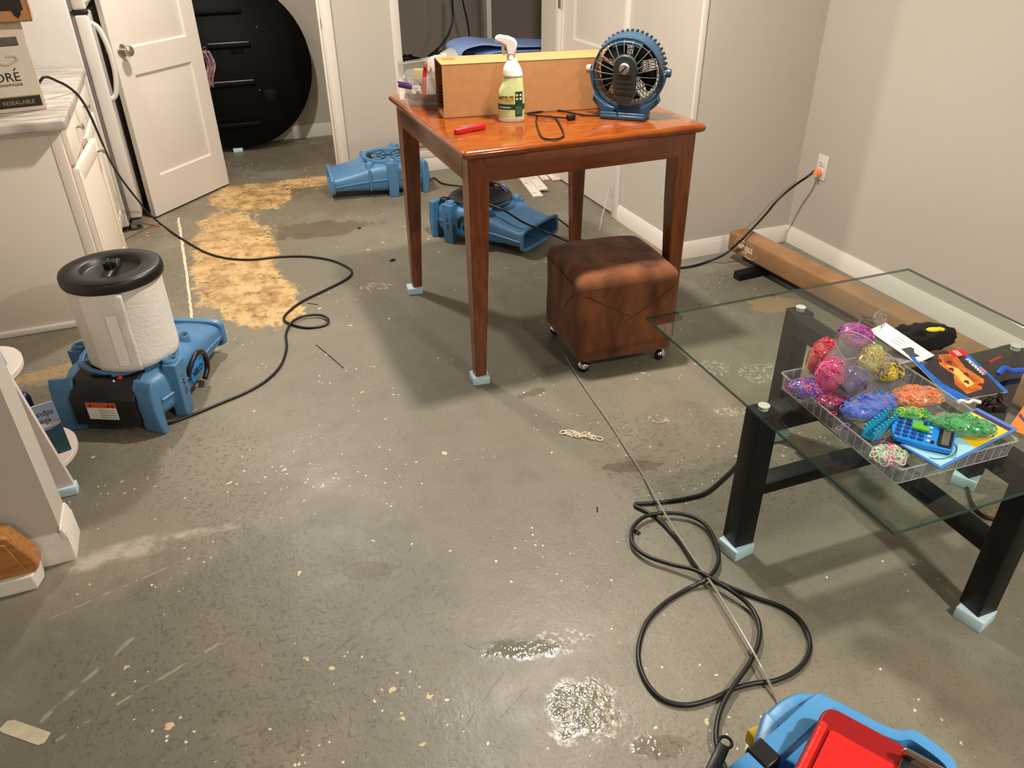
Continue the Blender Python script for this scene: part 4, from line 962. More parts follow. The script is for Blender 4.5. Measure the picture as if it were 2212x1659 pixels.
    obj('label_header', G().box(-.2638, -.263, -.045, .062, .120, .140), M_label, lb)
    g = G()
    for k in range(4): g.box(-.2638, -.263, -.038, .02, .079 + k*.0095, .083 + k*.0095)
    obj('label_print', g, M_grey, lb)
    g = G()
    for yy in (-.035, -.02, .045): g.prism([(-.006, .0), (.006, 0), (0, .011)], 0, .0006, T(-.2640, yy, .125) @ RZ(-PI/2) @ RX(PI/2))
    obj('label_symbol', g, M_ink, lb)
    if marks:
        for s in (-1,):
            # cord wrap arch with brand badge on the flank
            x0 = .125
            arch = obj('cord_wrap', G().tube([(-.035, s*.198, .10), (-.02, s*.213, .15), (.03, s*.218, .175), (.085, s*.214, .155), (.12, s*.205, .11), (.12, s*.20, .06), (.08, s*.202, .04)], .010, 8, sub=5), M_blackp, t)
            bd = obj('badge', G().bbox(-.02, .085, s*.203 - .006, s*.203 + .006, .075, .14, b=.003), M_sky, t)
            Mt = (T(.033, s*.2105, .095) @ (RX(PI/2) if s < 0 else RZ(PI) @ RX(PI/2)))
            text('lettering', 'VELO', .034, M_ink, bd, Mt, .0005, 'CENTER', True)
            Mt2 = (T(-.107, s*.2215, .205) @ (RX(PI/2) if s < 0 else RZ(PI) @ RX(PI/2)) @ RZ(-PI/2))
            text('lettering', 'PDQ AA 171', .022, M_navy, t, Mt2, .0006)
    return t
am1 = air_mover('blue air mover carrying the tall white filter by the short wall', (-.385, 2.85, 0), math.radians(64), M_blue, 'open')
am2 = air_mover('far blue air mover in the hall with its nozzle pointing left', (1.10, 5.02, 0), math.radians(175), M_blue, 'open')
am3 = air_mover('blue air mover with black inlet cover behind the wooden table legs', (1.41, 3.94, 0), math.radians(-56), M_blue2, 'cover')

# filter cartridge on the first air mover
fc = thing('filter_cartridge', 'tall white fabric filter with black lid on the air mover', 'filter', (-.372, 2.80, .226), .5)
M_felt = mat('white_felt', C(230, 226, 218), .9, noise_s=5, noise_a=.05, bump=.25, bump_s=90, spec=.1)
FRR = .153
def felt(a, z):
    r = FRR + .004*noise.noise(Vector((math.cos(a)*2, math.sin(a)*2, z*6)))
    return (r*math.cos(a), r*math.sin(a), z)
zs = [0, .005] + [.005 + .29*k/14 for k in range(1, 15)]
obj('felt_sleeve', G().loft([[(lambda p: (p[0]*(.97 if z == 0 else 1), p[1]*(.97 if z == 0 else 1), p[2]))(felt(2*PI*i/64, z)) for i in range(64)] for z in zs]), M_felt, fc, smooth=60)
fl0 = -1.40 - .5     # seam flap angle in local space, faces the camera
def flap(u, v):
    a = fl0 - .95 + u*.95; z = .002 + v*(.285 + .022*math.sin(u*PI)); r = FRR + .003 + .010*u*u + .003*noise.noise(Vector((u*3, v*4, 1)))
    return (r*math.cos(a), r*math.sin(a), z)
o = obj('felt_flap', G().grid(flap, 16, 16), M_felt, fc, smooth=60); o.modifiers.new('solid', 'SOLIDIFY').thickness = .005
def patch(u, v):
    a = fl0 - .42 + u*.22; z = .03 + v*.19; p = FRR + .0085 + .010*((a - fl0 + .95)/.95)**2; return (p*math.cos(a), p*math.sin(a), z)
o = obj('felt_patch', G().grid(patch, 8, 8), mat('pale_felt', C(242, 240, 234), .9, bump=.2, bump_s=90), fc); 
lidp = [(.0001, .292), (.158, .292), (.165, .296), (.167, .303), (.167, .322), (.163, .331), (.155, .334), (.102, .334), (.097, .330), (.090, .317), (.083, .314), (.0001, .314)]
lid = obj('lid', G().lathe(lidp, 56), M_blackp, fc)
obj('grip_bar', G().bbox(-.09, .09, -.02, .02, .313, .329, b=.01), M_blackp, lid, rot=(0, 0, .9))
g = G()
for k in range(6): a = PI*k/3; g.cyl((.013*math.cos(a), .013*math.sin(a), .336), (.013*math.cos(a), .013*math.sin(a), .358), .009, n=10)
g.cyl((0, 0, .336), (0, 0, .361), .012); 
kb = obj('wing_nut', g, M_blackp, lid, loc=(0, 0, -.01)); obj('bolt_end', G().cyl((0, 0, .361), (0, 0, .368), .004, n=10), M_steel, kb)

# ================================================================== DEHUMIDIFIER at the lower right with red clipboard case
ZD = .76
M_dblue = mat('bright_blue_plastic', C(78, 150, 206), .35, noise_s=8, noise_a=.05, bump=.03, bump_s=60)
dh = thing('dehumidifier', 'bright blue dehumidifier at the lower right carrying a red clipboard', 'dehumidifier', (0, 0, 0))
def fp(lst, z): return [F(u, v, z) for u, v in lst]
rim_px = [(1640, 1562), (1655, 1535), (1685, 1508), (1722, 1492), (1765, 1494), (1800, 1505), (1850, 1530), (1900, 1556), (1945, 1572), (1975, 1570), (2015, 1595), (2050, 1622), (2068, 1645), (2072, 1690), (2030, 1760)]
rim = [F(u, v, ZD) for u, v in rim_px]
ctr = Vector((.53, .27, 0))
base_pts = [(p.x, p.y) for p in rim]
tail = [(.52, .10), (.40, .10), (.33, .20), (.345, .30)]
out = [(p.x, p.y) for p in spline([Vector((x, y, 0)) for x, y in base_pts + tail], 4, True)]
def ring_at(z, k): return [(ctr.x + (x - ctr.x)*k, ctr.y + (y - ctr.y)*k, z) for x, y in out]
obj('body', G().loft([ring_at(.02, .9), ring_at(.05, .95), ring_at(.60, .96), ring_at(.66, .97), ring_at(.69, .985)]), M_dblue, dh, smooth=60)
g = G().loft([ring_at(.69, .985), ring_at(ZD - .012, 1.0), ring_at(ZD - .003, .99), ring_at(ZD, .965), ring_at(ZD, .86), ring_at(ZD - .006, .84), ring_at(.70, .82)], False, True)
obj('rim', g, M_dblue, dh, smooth=60)
def bar(pts, w_, h_):
    pts = spline([Vector(p) for p in pts], 4); rings = []
    for i, p in enumerate(pts):
        t_ = (pts[min(i + 1, len(pts) - 1)] - pts[max(i - 1, 0)]).normalized(); sd = t_.cross(Vector((0, 0, 1))).normalized(); up_v = sd.cross(t_)
        rings.append([tuple(p + sd*x*w_ + up_v*z*h_) for x, z in ((-.5, -.5), (.5, -.5), (.5, .5), (-.5, .5))])
    return G().loft(rings)
hbar = [F(1792, 1528, ZD - .035), F(1776, 1528, ZD - .008), F(1742, 1556, ZD + .004), F(1702, 1594, ZD + .006), F(1652, 1636, ZD + .006), F(1606, 1674, ZD + .004), F(1580, 1700, ZD - .02)]
hb_ = obj('handle_bar', bar(hbar, .025, .022), M_dblue, dh, bevel=.006)
p0, p1 = F(1662, 1628, ZD + .006), F(1630, 1654, ZD + .006)
obj('hook_strap', bar([p0, p0.lerp(p1, .5), p1], .031, .028), M_blackp, hb_, bevel=.005)
obj('yellow_tag', G().bbox(-.012, .012, -.008, .008, -.012, .012, b=.002, M=T(*F(1636, 1592, ZD - .05))), M_yellow, dh)
cp = thing('buckle_clip', 'black buckle clip on the cord beside the blue dehumidifier', 'clip', F(1535, 1672, ZD - .06), .6)
g = G().bbox(-.03, .045, -.008, .008, -.004, .004, b=.003)
obj('clip_body', g, M_blackp, cp); obj('clip_loop', G().torus(.008, .0022, 16, 6, T(.05, 0, 0)), M_blackp, cp)
# red clipboard case
rc = thing('clipboard', 'red plastic clipboard case with steel clip on the blue dehumidifier', 'clipboard')
c0 = F(1790, 1528, ZD + .045); ex = (F(1915, 1596, ZD + .045) - c0).normalized(); ey = -(F(1700, 1659, ZD + .045) - c0).normalized()
Mr_ = frame(c0, ex, ey); rc.matrix_world = Mr_
M_redb = mat('red_clipboard_plastic', C(222, 26, 22), .38, bump=.15, bump_s=260); M_redd = mat('dark_red_plastic', C(150, 14, 18), .35)
def rrect(x0, x1, y0, y1, r, n=5):
    return [(cx + r*math.cos(a), cy + r*math.sin(a)) for cx, cy, a0 in ((x1 - r, y1 - r, 0), (x0 + r, y1 - r, PI/2), (x0 + r, y0 + r, PI), (x1 - r, y0 + r, 3*PI/2)) for a in [a0 + PI/2*k/n for k in range(n + 1)]]
obj('case', G().prism(rrect(-.004, .232, -.31, .004, .016), -.026, 0), M_redd, rc, bevel=.003)
obj('writing_board', G().prism(rrect(.012, .226, -.305, -.028, .004), 0, .0022), M_redb, rc)
obj('hinge_rail', G().bbox(-.001, .008, -.30, -.026, .0, .008, b=.003), M_redb, rc)
cl = obj('clip', G().bbox(.085, .22, -.042, -.012, .003, .006, b=.0012).bbox(.082, .222, -.018, -.010, .003, .018, b=.003), M_chrome, rc)
g = G()
for x in (.108, .15, .19): g.sphere((x, -.03, .0065), .006, 12, 8, sc=(1, 1, .5))
obj('rivet', g, M_chrome, cl)
obj('rubber_pad', G().bbox(.084, .092, -.043, -.014, .0062, .008, b=.001), M_blackp, cl)

# ================================================================== CORDS AND TUBE on the floor
def floor_cord(name, label, px, r=.006, z=None, sub=5, m=None, cat='cord'):
    z = r if z is None else z
    pts = [F(q[0], q[1], q[2] if len(q) > 2 else z) for q in px]
    return tag(obj(name, G().tube(pts, r, 8, sub=sub), m or M_cord), label, cat)
h = [Vector((-.62, 3.93, .914)), VY(92, 168, 3.93), VY(125, 176, 3.99), VY(152, 191, 4.05)]
for (u, v), y in zip(((172, 210), (188, 236), (205, 272), (222, 312), (243, 357), (270, 397), (300, 435), (318, 458)), (4.10, 4.16, 4.22, 4.32, 4.46, 4.60, 4.72, 4.80)): h.append(VY(u, v, y))
p_floor = [(345, 482), (372, 502), (400, 520), (440, 543), (485, 557), (540, 561), (600, 555), (660, 554), (715, 562), (752, 578), (760, 590), (745, 605), (700, 628), (655, 650), (625, 672), (613, 688), (625, 699), (660, 708), (697, 704), (710, 692), (694, 681), (660, 682), (632, 695), (618, 720), (619, 752), (606, 790), (575, 822), (530, 848), (480, 869), (440, 886), (415, 896), (360, 915), (300, 915), (262, 900, .03)]
h += [F(q[0], q[1], q[2] if len(q) > 2 else .006 + (.008 if 19 <= i <= 22 else 0)) for i, q in enumerate(p_floor)]
tag(obj('power_cord', G().tube(h, .0058, 8, sub=5), M_cord), 'long black cord from the counter winding over the floor to the filter air mover', 'cord')
pgy, pgz = pl.y, pl.z - .02
pc0 = [Vector((2.878, pgy + .01, pgz + .003)), VX(1745, 381, 2.845), VX(1712, 404, 2.80), VX(1680, 432, 2.74), VX(1655, 462, 2.66), VX(1632, 487, 2.57), F(1606, 514, .172), VX(1583, 535, 2.435), VX(1562, 551, 2.39), VX(1535, 563, 2.35), F(1495, 575, .006), F(1462, 579, .006), F(1420, 578, .006), F(1330, 560, .006), F(1260, 545, .006)]
oc = tag(obj('power_cord', G().tube(pc0, .006, 8, sub=5), M_cord), 'black cord running from the wall outlet over the beam end', 'cord')
M_glow = mat('glowing_orange_plug', C(235, 120, 70), .25, emit=C(255, 110, 40), emit_s=.5)
g = G().lathe([(.0001, 0), (.013, 0), (.016, .006), (.015, .02), (.009, .03), (.007, .045), (.0001, .046)], 16, T(2.906, pgy, pgz) @ RZ(.2) @ RY(-PI/2))
obj('plug', g, M_glow, oc)
floor_cord('power_cord', 'black cord trailing over the covered air mover towards the ottoman', [(1045, 438, .25), (1062, 443, .243), (1090, 455, .23), (1130, 480, .18), (1170, 497, .145), (1205, 512, .12), (1235, 524, .02), (1265, 530, .006)], .006)
floor_cord('power_cord', 'black cord curving on the hall floor beside the far air mover', [(905, 400, .02), (925, 390, .03), (938, 385, .01), (955, 396), (985, 401), (1010, 402), (1040, 396), (1058, 381), (1064, 362), (1064, 350)], .006)
floor_cord('power_cord', 'short black cord by the nozzle of the covered air mover', [(1205, 472, .1), (1222, 485, .03), (1235, 497, .008), (1252, 516), (1275, 520)], .005)
lp = [(1620, 960), (1592, 1003), (1562, 1034), (1525, 1064), (1485, 1076), (1440, 1083), (1400, 1087), (1376, 1088), (1374, 1094), (1392, 1103), (1420, 1120), (1450, 1150), (1475, 1180), (1500, 1220), (1532, 1248), (1575, 1268), (1630, 1290), (1690, 1312), (1730, 1342), (1749, 1384), (1744, 1420), (1718, 1450), (1675, 1470), (1630, 1476), (1585, 1488), (1535, 1511), (1480, 1523), (1430, 1510), (1397, 1475), (1380, 1430), (1382, 1385), (1400, 1340), (1440, 1300), (1490, 1270), (1525, 1252), (1548, 1225), (1552, 1195), (1540, 1158), (1520, 1130), (1485, 1113), (1440, 1108), (1398, 1114), (1372, 1133), (1363, 1157), (1372, 1182), (1402, 1203), (1450, 1219), (1500, 1231), (1540, 1252), (1585, 1280), (1622, 1312), (1640, 1350), (1638, 1390), (1618, 1435), (1585, 1482), (1560, 1525), (1548, 1570), (1549, 1610), (1562, 1650), (1575, 1680)]
floor_cord('power_cord', 'black cord lying in big loops beside the glass coffee table', [(u, v, .0065 + (.012 if i > 33 else 0) + (.008 if 46 < i < 50 else 0)) for i, (u, v) in enumerate(lp)], .0062)
floor_cord('power_cord', 'black cord under the right side of the glass coffee table', [(2080, 1020), (2088, 1050), (2098, 1085), (2120, 1112), (2150, 1122), (2185, 1124), (2225, 1118)], .006)
M_tube = mat('clear_vinyl_tube', C(165, 158, 150), .15, alpha=.65, coat=.3)
tb_ = [(1222, 770), (1234, 790), (1256, 826), (1285, 868), (1318, 915), (1352, 968), (1388, 1024), (1420, 1082), (1455, 1140), (1500, 1208), (1545, 1272), (1588, 1342), (1625, 1405), (1655, 1462), (1678, 1512), (1690, 1540)]
tag(obj('drain_tube', G().tube([F(u, v, .006 + (.02 if 1060 < v < 1500 else 0)) for u, v in tb_], .0038, 8, sub=5), M_tube), 'thin clear drain tube running over the floor to the dehumidifier', 'tube')
# upright clear tubes by the column baseboard
tag(obj('drain_tube', G().tube([F(1295, 500, .006), F(1300, 470, .03), F(1308, 440, .09), F(1316, 405, .17), F(1326, 440, .07), F(1335, 475, .006)], .004, 6, sub=5), clear_mat('clear_tube_film', (.9, .9, .9, 1), 1, .1, milk=.25)), 'thin clear tube loop standing up by the hall door', 'tube')

# ================================================================== GLASS COFFEE TABLE
GZ = .51
M_glass = clear_mat('clear_table_glass', (.90, .945, .925, 1), 1.15, .01, ior=1.5)
M_gedge = mat('green_glass_edge', C(22, 62, 52), .1, alpha=.85)
ctb = thing('coffee_table', 'square glass coffee table with crossed black metal frames', 'table', (1.645, 1.285, 0), math.radians(-1.5))
top = obj('glass_top', G().bbox(-.485, .55, -.50, .535, GZ - .009, GZ, b=.0015, seg=1), [M_glass, M_gedge], ctb, smooth=0)
for p in top.data.polygons:
    if abs(p.normal.z) < .9: p.material_index = 1
LW = .062; A_ = .435
def leg_at(x, y):
    return obj('leg', G().bbox(x - LW/2, x + LW/2, y - LW/2, y + LW/2, .038, GZ - .022, b=.003), M_blackm, ctb)
spots = {'front': (0, -A_), 'left': (-A_, 0), 'back': (0.02, A_), 'right': (A_, 0)}
for k, (x, y) in spots.items():
    leg_at(x, y)
    ds = obj('suction_disc', G().lathe([(.0001, GZ - .022), (.013, GZ - .022), (.013, GZ - .012), (.0155, GZ - .0105), (.0155, GZ - .0092), (.0001, GZ - .0092)], 22, T(x, y, 0)), mat('white_disc', C(222, 216, 206), .4) if k == 'front' else bpy.data.materials['white_disc'], ctb)
    wp = ctb.matrix_basis @ Vector((x, y, 0))
    tag(obj('foam_block', G().bbox(-.036, .036, -.036, .036, 0, .038, b=.003), M_foam, loc=(wp.x - .008, wp.y - .006, 0), rot=(0, 0, {'front': .25, 'left': .15, 'back': -.1, 'right': .5}[k])), 'pale blue foam block under the %s leg of the glass coffee table' % k, 'foam block', 'foam blocks under furniture')
for zz in ((GZ - .022 - .06, GZ - .022), (.215, .25)):
    obj('cross_bar', G().bbox(-A_ + LW/2, A_ - LW/2, -.028, .028, zz[0], zz[1], b=.002), M_blackm, ctb)
    obj('cross_bar', G().bbox(-.028, .028, -A_ + LW/2, -.0285, zz[0], zz[1], b=.002).bbox(-.028, .028, .0285, A_ - LW/2, zz[0], zz[1], b=.002), M_blackm, ctb)

# clear organiser box
M_cbox = clear_mat('clear_box_plastic', (.94, .95, .96, 1), 2.2, .05, milk=.07, bump=.25, bump_s=60)
M_crib = clear_mat('clear_box_edge', (.9, .92, .93, 1), 3, .08, milk=.30)
tray = thing('organizer_box', 'clear ribbed plastic organizer box full of rubber bands on the glass table', 'box', (1.44, 1.117, GZ + .0005), math.radians(-3.5))
hw, hd, hh = .16, .212, .042
obj('tub', G().loft([rr(hw, hd, .001, .01), rr(hw + .003, hd + .003, hh, .01), rr(hw + .006, hd + .006, hh, .01), rr(hw + .006, hd + .006, hh + .002, .01), rr(hw + .001, hd + .001, hh + .002, .01), rr(hw - .002, hd - .002, .003, .01)]), M_cbox, tray)
for s in (-1, 1):
    for k in range(13):
        x = -hw + .012 + k*(2*hw - .024)/12; obj('rib', G().cyl((x, s*(hd + .002), .002), (x, s*(hd + .005), hh), .0012, n=6), M_crib, tray)
    for k in range(17):
        y = -hd + .012 + k*(2*hd - .024)/16; obj('rib', G().cyl((s*(hw + .002), y, .002), (s*(hw + .005), y, hh), .0012, n=6), M_crib, tray)
for zz_, k_ in ((hh + .002, .006), (.001, .0)): obj('edge_bead', G().tube(rr(hw + k_, hd + k_, zz_, .01), .0013, 6, closed=True), M_crib, tray)
for k in (-1, 0, 1): obj('divider', G().box(-hw + .003, hw - .003, k*.106 - .0006, k*.106 + .0006, .003, hh - .004), M_cbox, tray)
for k in (-1, 1): obj('divider', G().box(k*.055 - .0006, k*.055 + .0006, -hd + .003, hd - .003, .003, hh - .004), M_cbox, tray)

M_bag = clear_mat('glossy_bag_film', (.95, .95, .96, 1), 2.6, .07, milk=.09, bump=1.0, bump_s=45)
BANDS = {}
def band_mat(c):
    if c not in BANDS: BANDS[c] = mat('rubber_bands_%d_%d_%d' % c, C(*c), .4, noise_s=90, noise_a=.12, bump=.5, bump_s=220)
    return BANDS[c]
def ring_stuff(n, pick, col, R_=.0085, r=.0014):
    g = G()
    for _ in range(n):
        p, nm = pick(); M = T(*p) @ Vector(nm).to_track_quat('Z', 'Y').to_matrix().to_4x4() @ RX(random.uniform(-.6, .6)) @ RY(random.uniform(-.6, .6)) @ Matrix.Diagonal((1, random.uniform(.6, 1), 1, 1))
        g.torus(R_*random.uniform(.8, 1.15), r, 12, 5, M)
    return g
def band_bag(label, loc, sc, rot, cols, seed, film=1.10, tail=None):
    """bag of small rubber bands: core heap, loose bands on it, film round it"""
    t = thing('rubber_band_bag', label, 'rubber bands', loc, rot=rot, group='bags of rubber bands')
    core = obj('band_heap', blob_g((0, 0, 0), 1.0, sc, seed, .16, 2.2, 24, 16), band_mat(cols[0]), t)
    for ci, c in enumerate(cols):
        def pick():
            d = Vector((random.gauss(0, 1), random.gauss(0, 1), abs(random.gauss(0, 1)) + .1)).normalized()
            return (d.x*sc[0]*1.07, d.y*sc[1]*1.07, d.z*sc[2]*1.07), (d.x/sc[0], d.y/sc[1], d.z/sc[2])
        o = obj('loose_bands', ring_stuff(46 if ci == 0 else 16, pick, c), band_mat(c), t, fix=False); o['kind'] = 'stuff'
    obj('film', blob_g((0, 0, .0), 1.0, tuple(s*film + .002 for s in sc), seed + 4, .10, 2.6, 24, 16), M_bag, t)
    if tail:
        def tf(u, v): return (sc[0]*(.75 + u*tail), (v - .5)*sc[1]*1.9*(1 - .15*u), sc[2]*.35*(1 - u) + .008*math.sin(v*9 + u*4))
        o = obj('bag_end', G().grid(tf, 10, 10), M_bag, t)
    return t
TZ2 = GZ + .045
def at(u, v, z): return F(u, v, z)
band_bag('bag of blue rubber bands lying on the organizer box', at(1880, 878, GZ + .062), (.076, .036, .023), (0, 0, .05), [(38, 96, 214), (60, 130, 230)], 1, tail=.4)
band_bag('bag of orange rubber bands between the blue bag and the comic booklet', at(1980, 858, GZ + .062), (.058, .034, .02), (0, .0, -.25), [(246, 132, 50), (250, 170, 110)], 2, tail=.4)
band_bag('bag of bright green rubber bands beside the calculator', at(2076, 920, GZ + .072), (.066, .026, .021), (0, 0, -.72), [(24, 172, 76), (60, 205, 110)], 3)
band_bag('small heap of green and yellow rubber bands above the calculator', at(1966, 898, GZ + .058), (.042, .022, .014), (0, 0, -.2), [(40, 176, 60), (206, 214, 50)], 4)
band_bag('bag of pale white rubber bands at the near corner of the organizer box', at(1920, 985, GZ + .046), (.035, .03, .014), (0, 0, -.3), [(214, 212, 200), (120, 220, 130), (240, 90, 150)], 5)
band_bag('bag of violet rubber bands at the left corner of the organizer box', at(1740, 840, GZ + .05), (.04, .03, .02), (0, 0, -.6), [(110, 70, 170), (236, 80, 150)], 6)
band_bag('bag of yellow and black rubber bands behind the clear cup', at(1918, 806, GZ + .055), (.036, .024, .02), (0, 0, -.1), [(226, 200, 30), (30, 30, 28)], 7, tail=.5)
band_bag('bag of dark magenta rubber bands under the blue bag', at(1798, 868, GZ + .045), (.034, .024, .012), (0, 0, -.5), [(170, 40, 100), (110, 20, 70)], 8)
# clear cup with bags
cb_, cr_ = at(1793, 838, GZ + .055), at(1862, 764, GZ + .115); ax_ = cr_ - cb_; HC = ax_.length
cpv = thing('clear_cup', 'clear plastic cup tipped over and filled with colourful rubber bands', 'cup'); cpv.matrix_world = T(*cb_) @ ax_.to_track_quat('Z', 'Y').to_matrix().to_4x4()
obj('cup', G().lathe([(.050, .0), (.052, .004), (.074, HC - .005), (.077, HC - .003), (.077, HC), (.073, HC), (.049, .006), (.0001, .004)], 40), clear_mat('clear_cup_plastic', (.95, .94, .94, 1), 2.2, .05, milk=.07), cpv)
obj('rim', G().torus(.0765, .0015, 48, 6, T(0, 0, HC)), M_crib, cpv)
for nm, lb, p, sc, rt_, cols, sd in (
    ('a', 'bag of hot pink rubber bands at the front of the clear cup', (1792, 812, GZ + .085), (.034, .03, .043), (0, .2, 0), [(236, 40, 130), (250, 90, 160)], 11),
    ('b', 'bag of red rubber bands at the left side of the clear cup', (1773, 772, GZ + .09), (.028, .026, .048), (0, .35, 0), [(226, 50, 70), (240, 70, 110)], 12),
    ('c', 'bag of dark purple rubber bands at the right front of the clear cup', (1840, 822, GZ + .07), (.034, .03, .034), (0, .3, 0), [(96, 36, 150), (130, 60, 180)], 13),
    ('d', 'bag of lime yellow rubber bands at the right of the clear cup', (1880, 776, GZ + .082), (.033, .027, .033), (0, .3, .2), [(216, 226, 40), (240, 150, 40)], 14),
    ('e', 'bag of magenta and violet rubber bands on top of the clear cup', (1848, 728, GZ + .12), (.045, .037, .03), (0, .3, 0), [(190, 40, 170), (120, 30, 150), (230, 60, 160)], 15)):
    band_bag(lb, at(*p), sc, rt_, cols, sd)
# film bag standing over the cup
def bagtop(u, v): return ((u - .5)*.09 + .012*math.sin(v*6), .015*math.sin(u*7 + v*3), v*.075)
fbg = thing('empty_bag', 'empty crinkled clear bag end standing above the magenta bands', 'bag', at(1872, 716, GZ + .105), rot=(.2, .25, -.2))
obj('film', G().grid(bagtop, 16, 14), M_bag, fbg)
# loose rubber bands
for i, (u, v, c, s) in enumerate(((1845, 885, (240, 110, 180), 1), (1832, 876, (236, 90, 160), 1), (1812, 925, (170, 120, 190), 1), (1828, 918, (150, 120, 200), 1), (1912, 958, (240, 80, 130), 1.1), (1944, 985, (60, 200, 110), 1.1), (1905, 948, (80, 130, 210), 1), (1938, 1000, (60, 200, 110), .8), (1800, 893, (230, 80, 140), 1))):
    t_ = obj('loose_rubber_band', G().torus(.0085*s, .0011, 18, 6, RX(random.uniform(-.25, .25)) @ Matrix.Diagonal((1, random.uniform(.7, 1), 1, 1))), band_mat(c), loc=at(u, v, GZ + .05))
    tag(t_, '%s rubber band lying loose %s' % ({0: 'pink', 1: 'hot pink', 2: 'mauve', 3: 'lavender', 4: 'rose pink', 5: 'mint green', 6: 'light blue', 7: 'small green', 8: 'crimson pink'}[i], {0: 'on the end of the blue bag', 1: 'beside the blue bag', 2: 'at the left edge of the organizer box', 3: 'near the turquoise comb', 4: 'below the turquoise comb', 5: 'on the pale bag', 6: 'between comb and calculator', 7: 'at the near corner of the box', 8: 'by the black corner of the box'}[i]), 'rubber band', 'loose rubber bands')
# turquoise comb (loom)
M_teal = mat('turquoise_plastic', C(48, 170, 206), .35, alpha=.92)
a, b_ = at(1872, 948, GZ + .046), at(1925, 908, GZ + .046); an = math.atan2(b_.y - a.y, b_.x - a.x); L_ = (b_ - a).length
cmb = thing('band_loom', 'turquoise toothed rubber band loom left of the calculator', 'loom', a, an)
for k, y in enumerate((-.012, .012)):
    g = G().bbox(0, L_, y - .003, y + .003, 0, .022, b=.001)
    for j in range(8): x = L_*(j + .5)/8; g.loft([[(x - .004, y - .003, .021), (x + .004, y - .003, .021), (x + .004, y + .003, .021), (x - .004, y + .003, .021)], [(x - .0025, y - .0025, .031), (x + .0025, y - .0025, .031), (x + .0025, y + .0025, .031), (x - .0025, y + .0025, .031)]])
    obj('tooth_row', g, M_teal, cmb, smooth=0)
obj('base_strip', G().bbox(0, L_, -.0085, .0085, 0, .004, b=.001), M_teal, cmb)

def quad_frame(p00, p10, p01):  # origin, x edge, y edge
    p00, p10, p01 = Vector(p00), Vector(p10), Vector(p01); return frame(p00, p10 - p00, p01 - p00), (p10 - p00).length, (p01 - p00).length
# activity booklet under the calculator
Mq_, w_, h_ = quad_frame(at(2032, 1013, GZ + .05), at(2199, 927, GZ + .05), at(1938, 964, GZ + .052))
ab = thing('activity_sheet', 'glossy blue and yellow activity booklet under the calculator', 'booklet'); ab.matrix_world = Mq_
M_lb = mat('pale_blue_print', C(160, 208, 222), .25); M_bl = mat('blue_print_edge', C(70, 130, 205), .25)
obj('sheet', G().bbox(0, w_, 0, h_, -.002, .001, b=.0006), M_bl, ab)
obj('pale_area', G().prism([(.008, .006), (w_*.46, .006), (w_*.52, h_ - .006), (.004, h_ - .006)], .001, .0013), M_lb, ab)
obj('yellow_area', G().prism([(w_*.46, .006), (w_*.9, .006), (w_*.9, h_ - .006), (w_*.52, h_ - .006)], .001, .0013), M_yellow, ab)
obj('purple_strip', G().prism([(w_*.9, .006), (w_*.955, .006), (w_*.955, h_ - .004), (w_*.9, h_ - .004)], .001, .0014), mat('purple_print', C(62, 44, 110), .3), ab)
g = G()
for y in (.25, .62): g.prism(rrect(w_*.66, w_*.87, h_*y, h_*(y + .24), .006), .0014, .0018)
wc = obj('white_card_print', g, M_paper, ab)
g = G()
for y in (.3, .67):
    for k in range(6): g.box(w_*(.68 + .03*k), w_*(.685 + .03*k), h_*y, h_*(y + .13), .0019, .0022)
obj('printed_bars', g, mat('red_brown_ink', C(170, 70, 60), .5), wc)
obj('swirl_print', G().tube([(w_*(.2 + .28*math.cos(a)*.6), h_*(.45 + .3*math.sin(a)), .0016) for a in [PI*1.1 + k*.22 for k in range(14)]], .0015, 5), mat('teal_ink', C(50, 130, 150), .4), ab)
# calculator
Mq_, w_, h_ = quad_frame(at(1921, 944, GZ + .06), at(2056, 980, GZ + .062), at(1945, 902, GZ + .06))
ca = thing('calculator', 'bright blue pocket calculator with dark blue keys on the booklet', 'calculator'); ca.matrix_world = Mq_
M_cblue = mat('bright_blue_calculator', C(16, 132, 222), .35); M_key = mat('dark_blue_key', C(20, 52, 128), .4); M_keyd = mat('navy_key', C(22, 34, 70), .4)
def hb_(x, k): return [(x, y) for y in (0, h_)]
outl = [(.012, 0), (w_*.55, -.004), (w_ - .004, .004), (w_, .012), (w_, h_ - .006), (w_ - .008, h_ + .002), (w_*.55, h_ + .006), (.014, h_), (.002, h_*.8), (-.003, h_*.5), (.002, h_*.2)]
obj('case', G().prism(outl, -.008, .006), M_cblue, ca, bevel=.003); obj('back_shell', G().prism([(x*.98 + .001, y*.97 + .001) for x, y in outl], -.012, -.008), M_blackp, ca)
scn = obj('screen_bezel', G().prism(rrect(w_*.74, w_*.97, .006, h_ - .006, .006), .006, .008), M_blackp, ca)
obj('screen', G().prism(rrect(w_*.80, w_*.92, .014, h_ - .014, .002), .008, .0084), mat('grey_lcd', C(86, 92, 84), .2), scn)
for i in range(4):
    for j in range(5):
        x, y = w_*(.10 + .125*i), h_*(.14 + .18*j)
        obj('key', G().prism(rrect(x - .0062, x + .0062, y - .0052, y + .0052, .004), .006, .0092), M_keyd if j > 2 else M_key, ca, bevel=.001)
for j in range(4):
    x, y = w_*.60, h_*(.16 + .2*j)
    obj('key', G().prism(rrect(x - .0045, x + .0045, y - .004, y + .004, .003), .006, .0085), mat('pale_key', C(170, 200, 230), .4), ca, bevel=.001)
obj('solar_cell', G().prism(rrect(w_*.64, w_*.70, .008, .022, .001), .006, .0066), M_blackp, ca)
gp = thing('foam_piece', 'green foam piece with a notch lying on the calculator', 'foam piece', Mq_ @ Vector((w_*.44, h_*.62, .0118)), math.radians(-52))
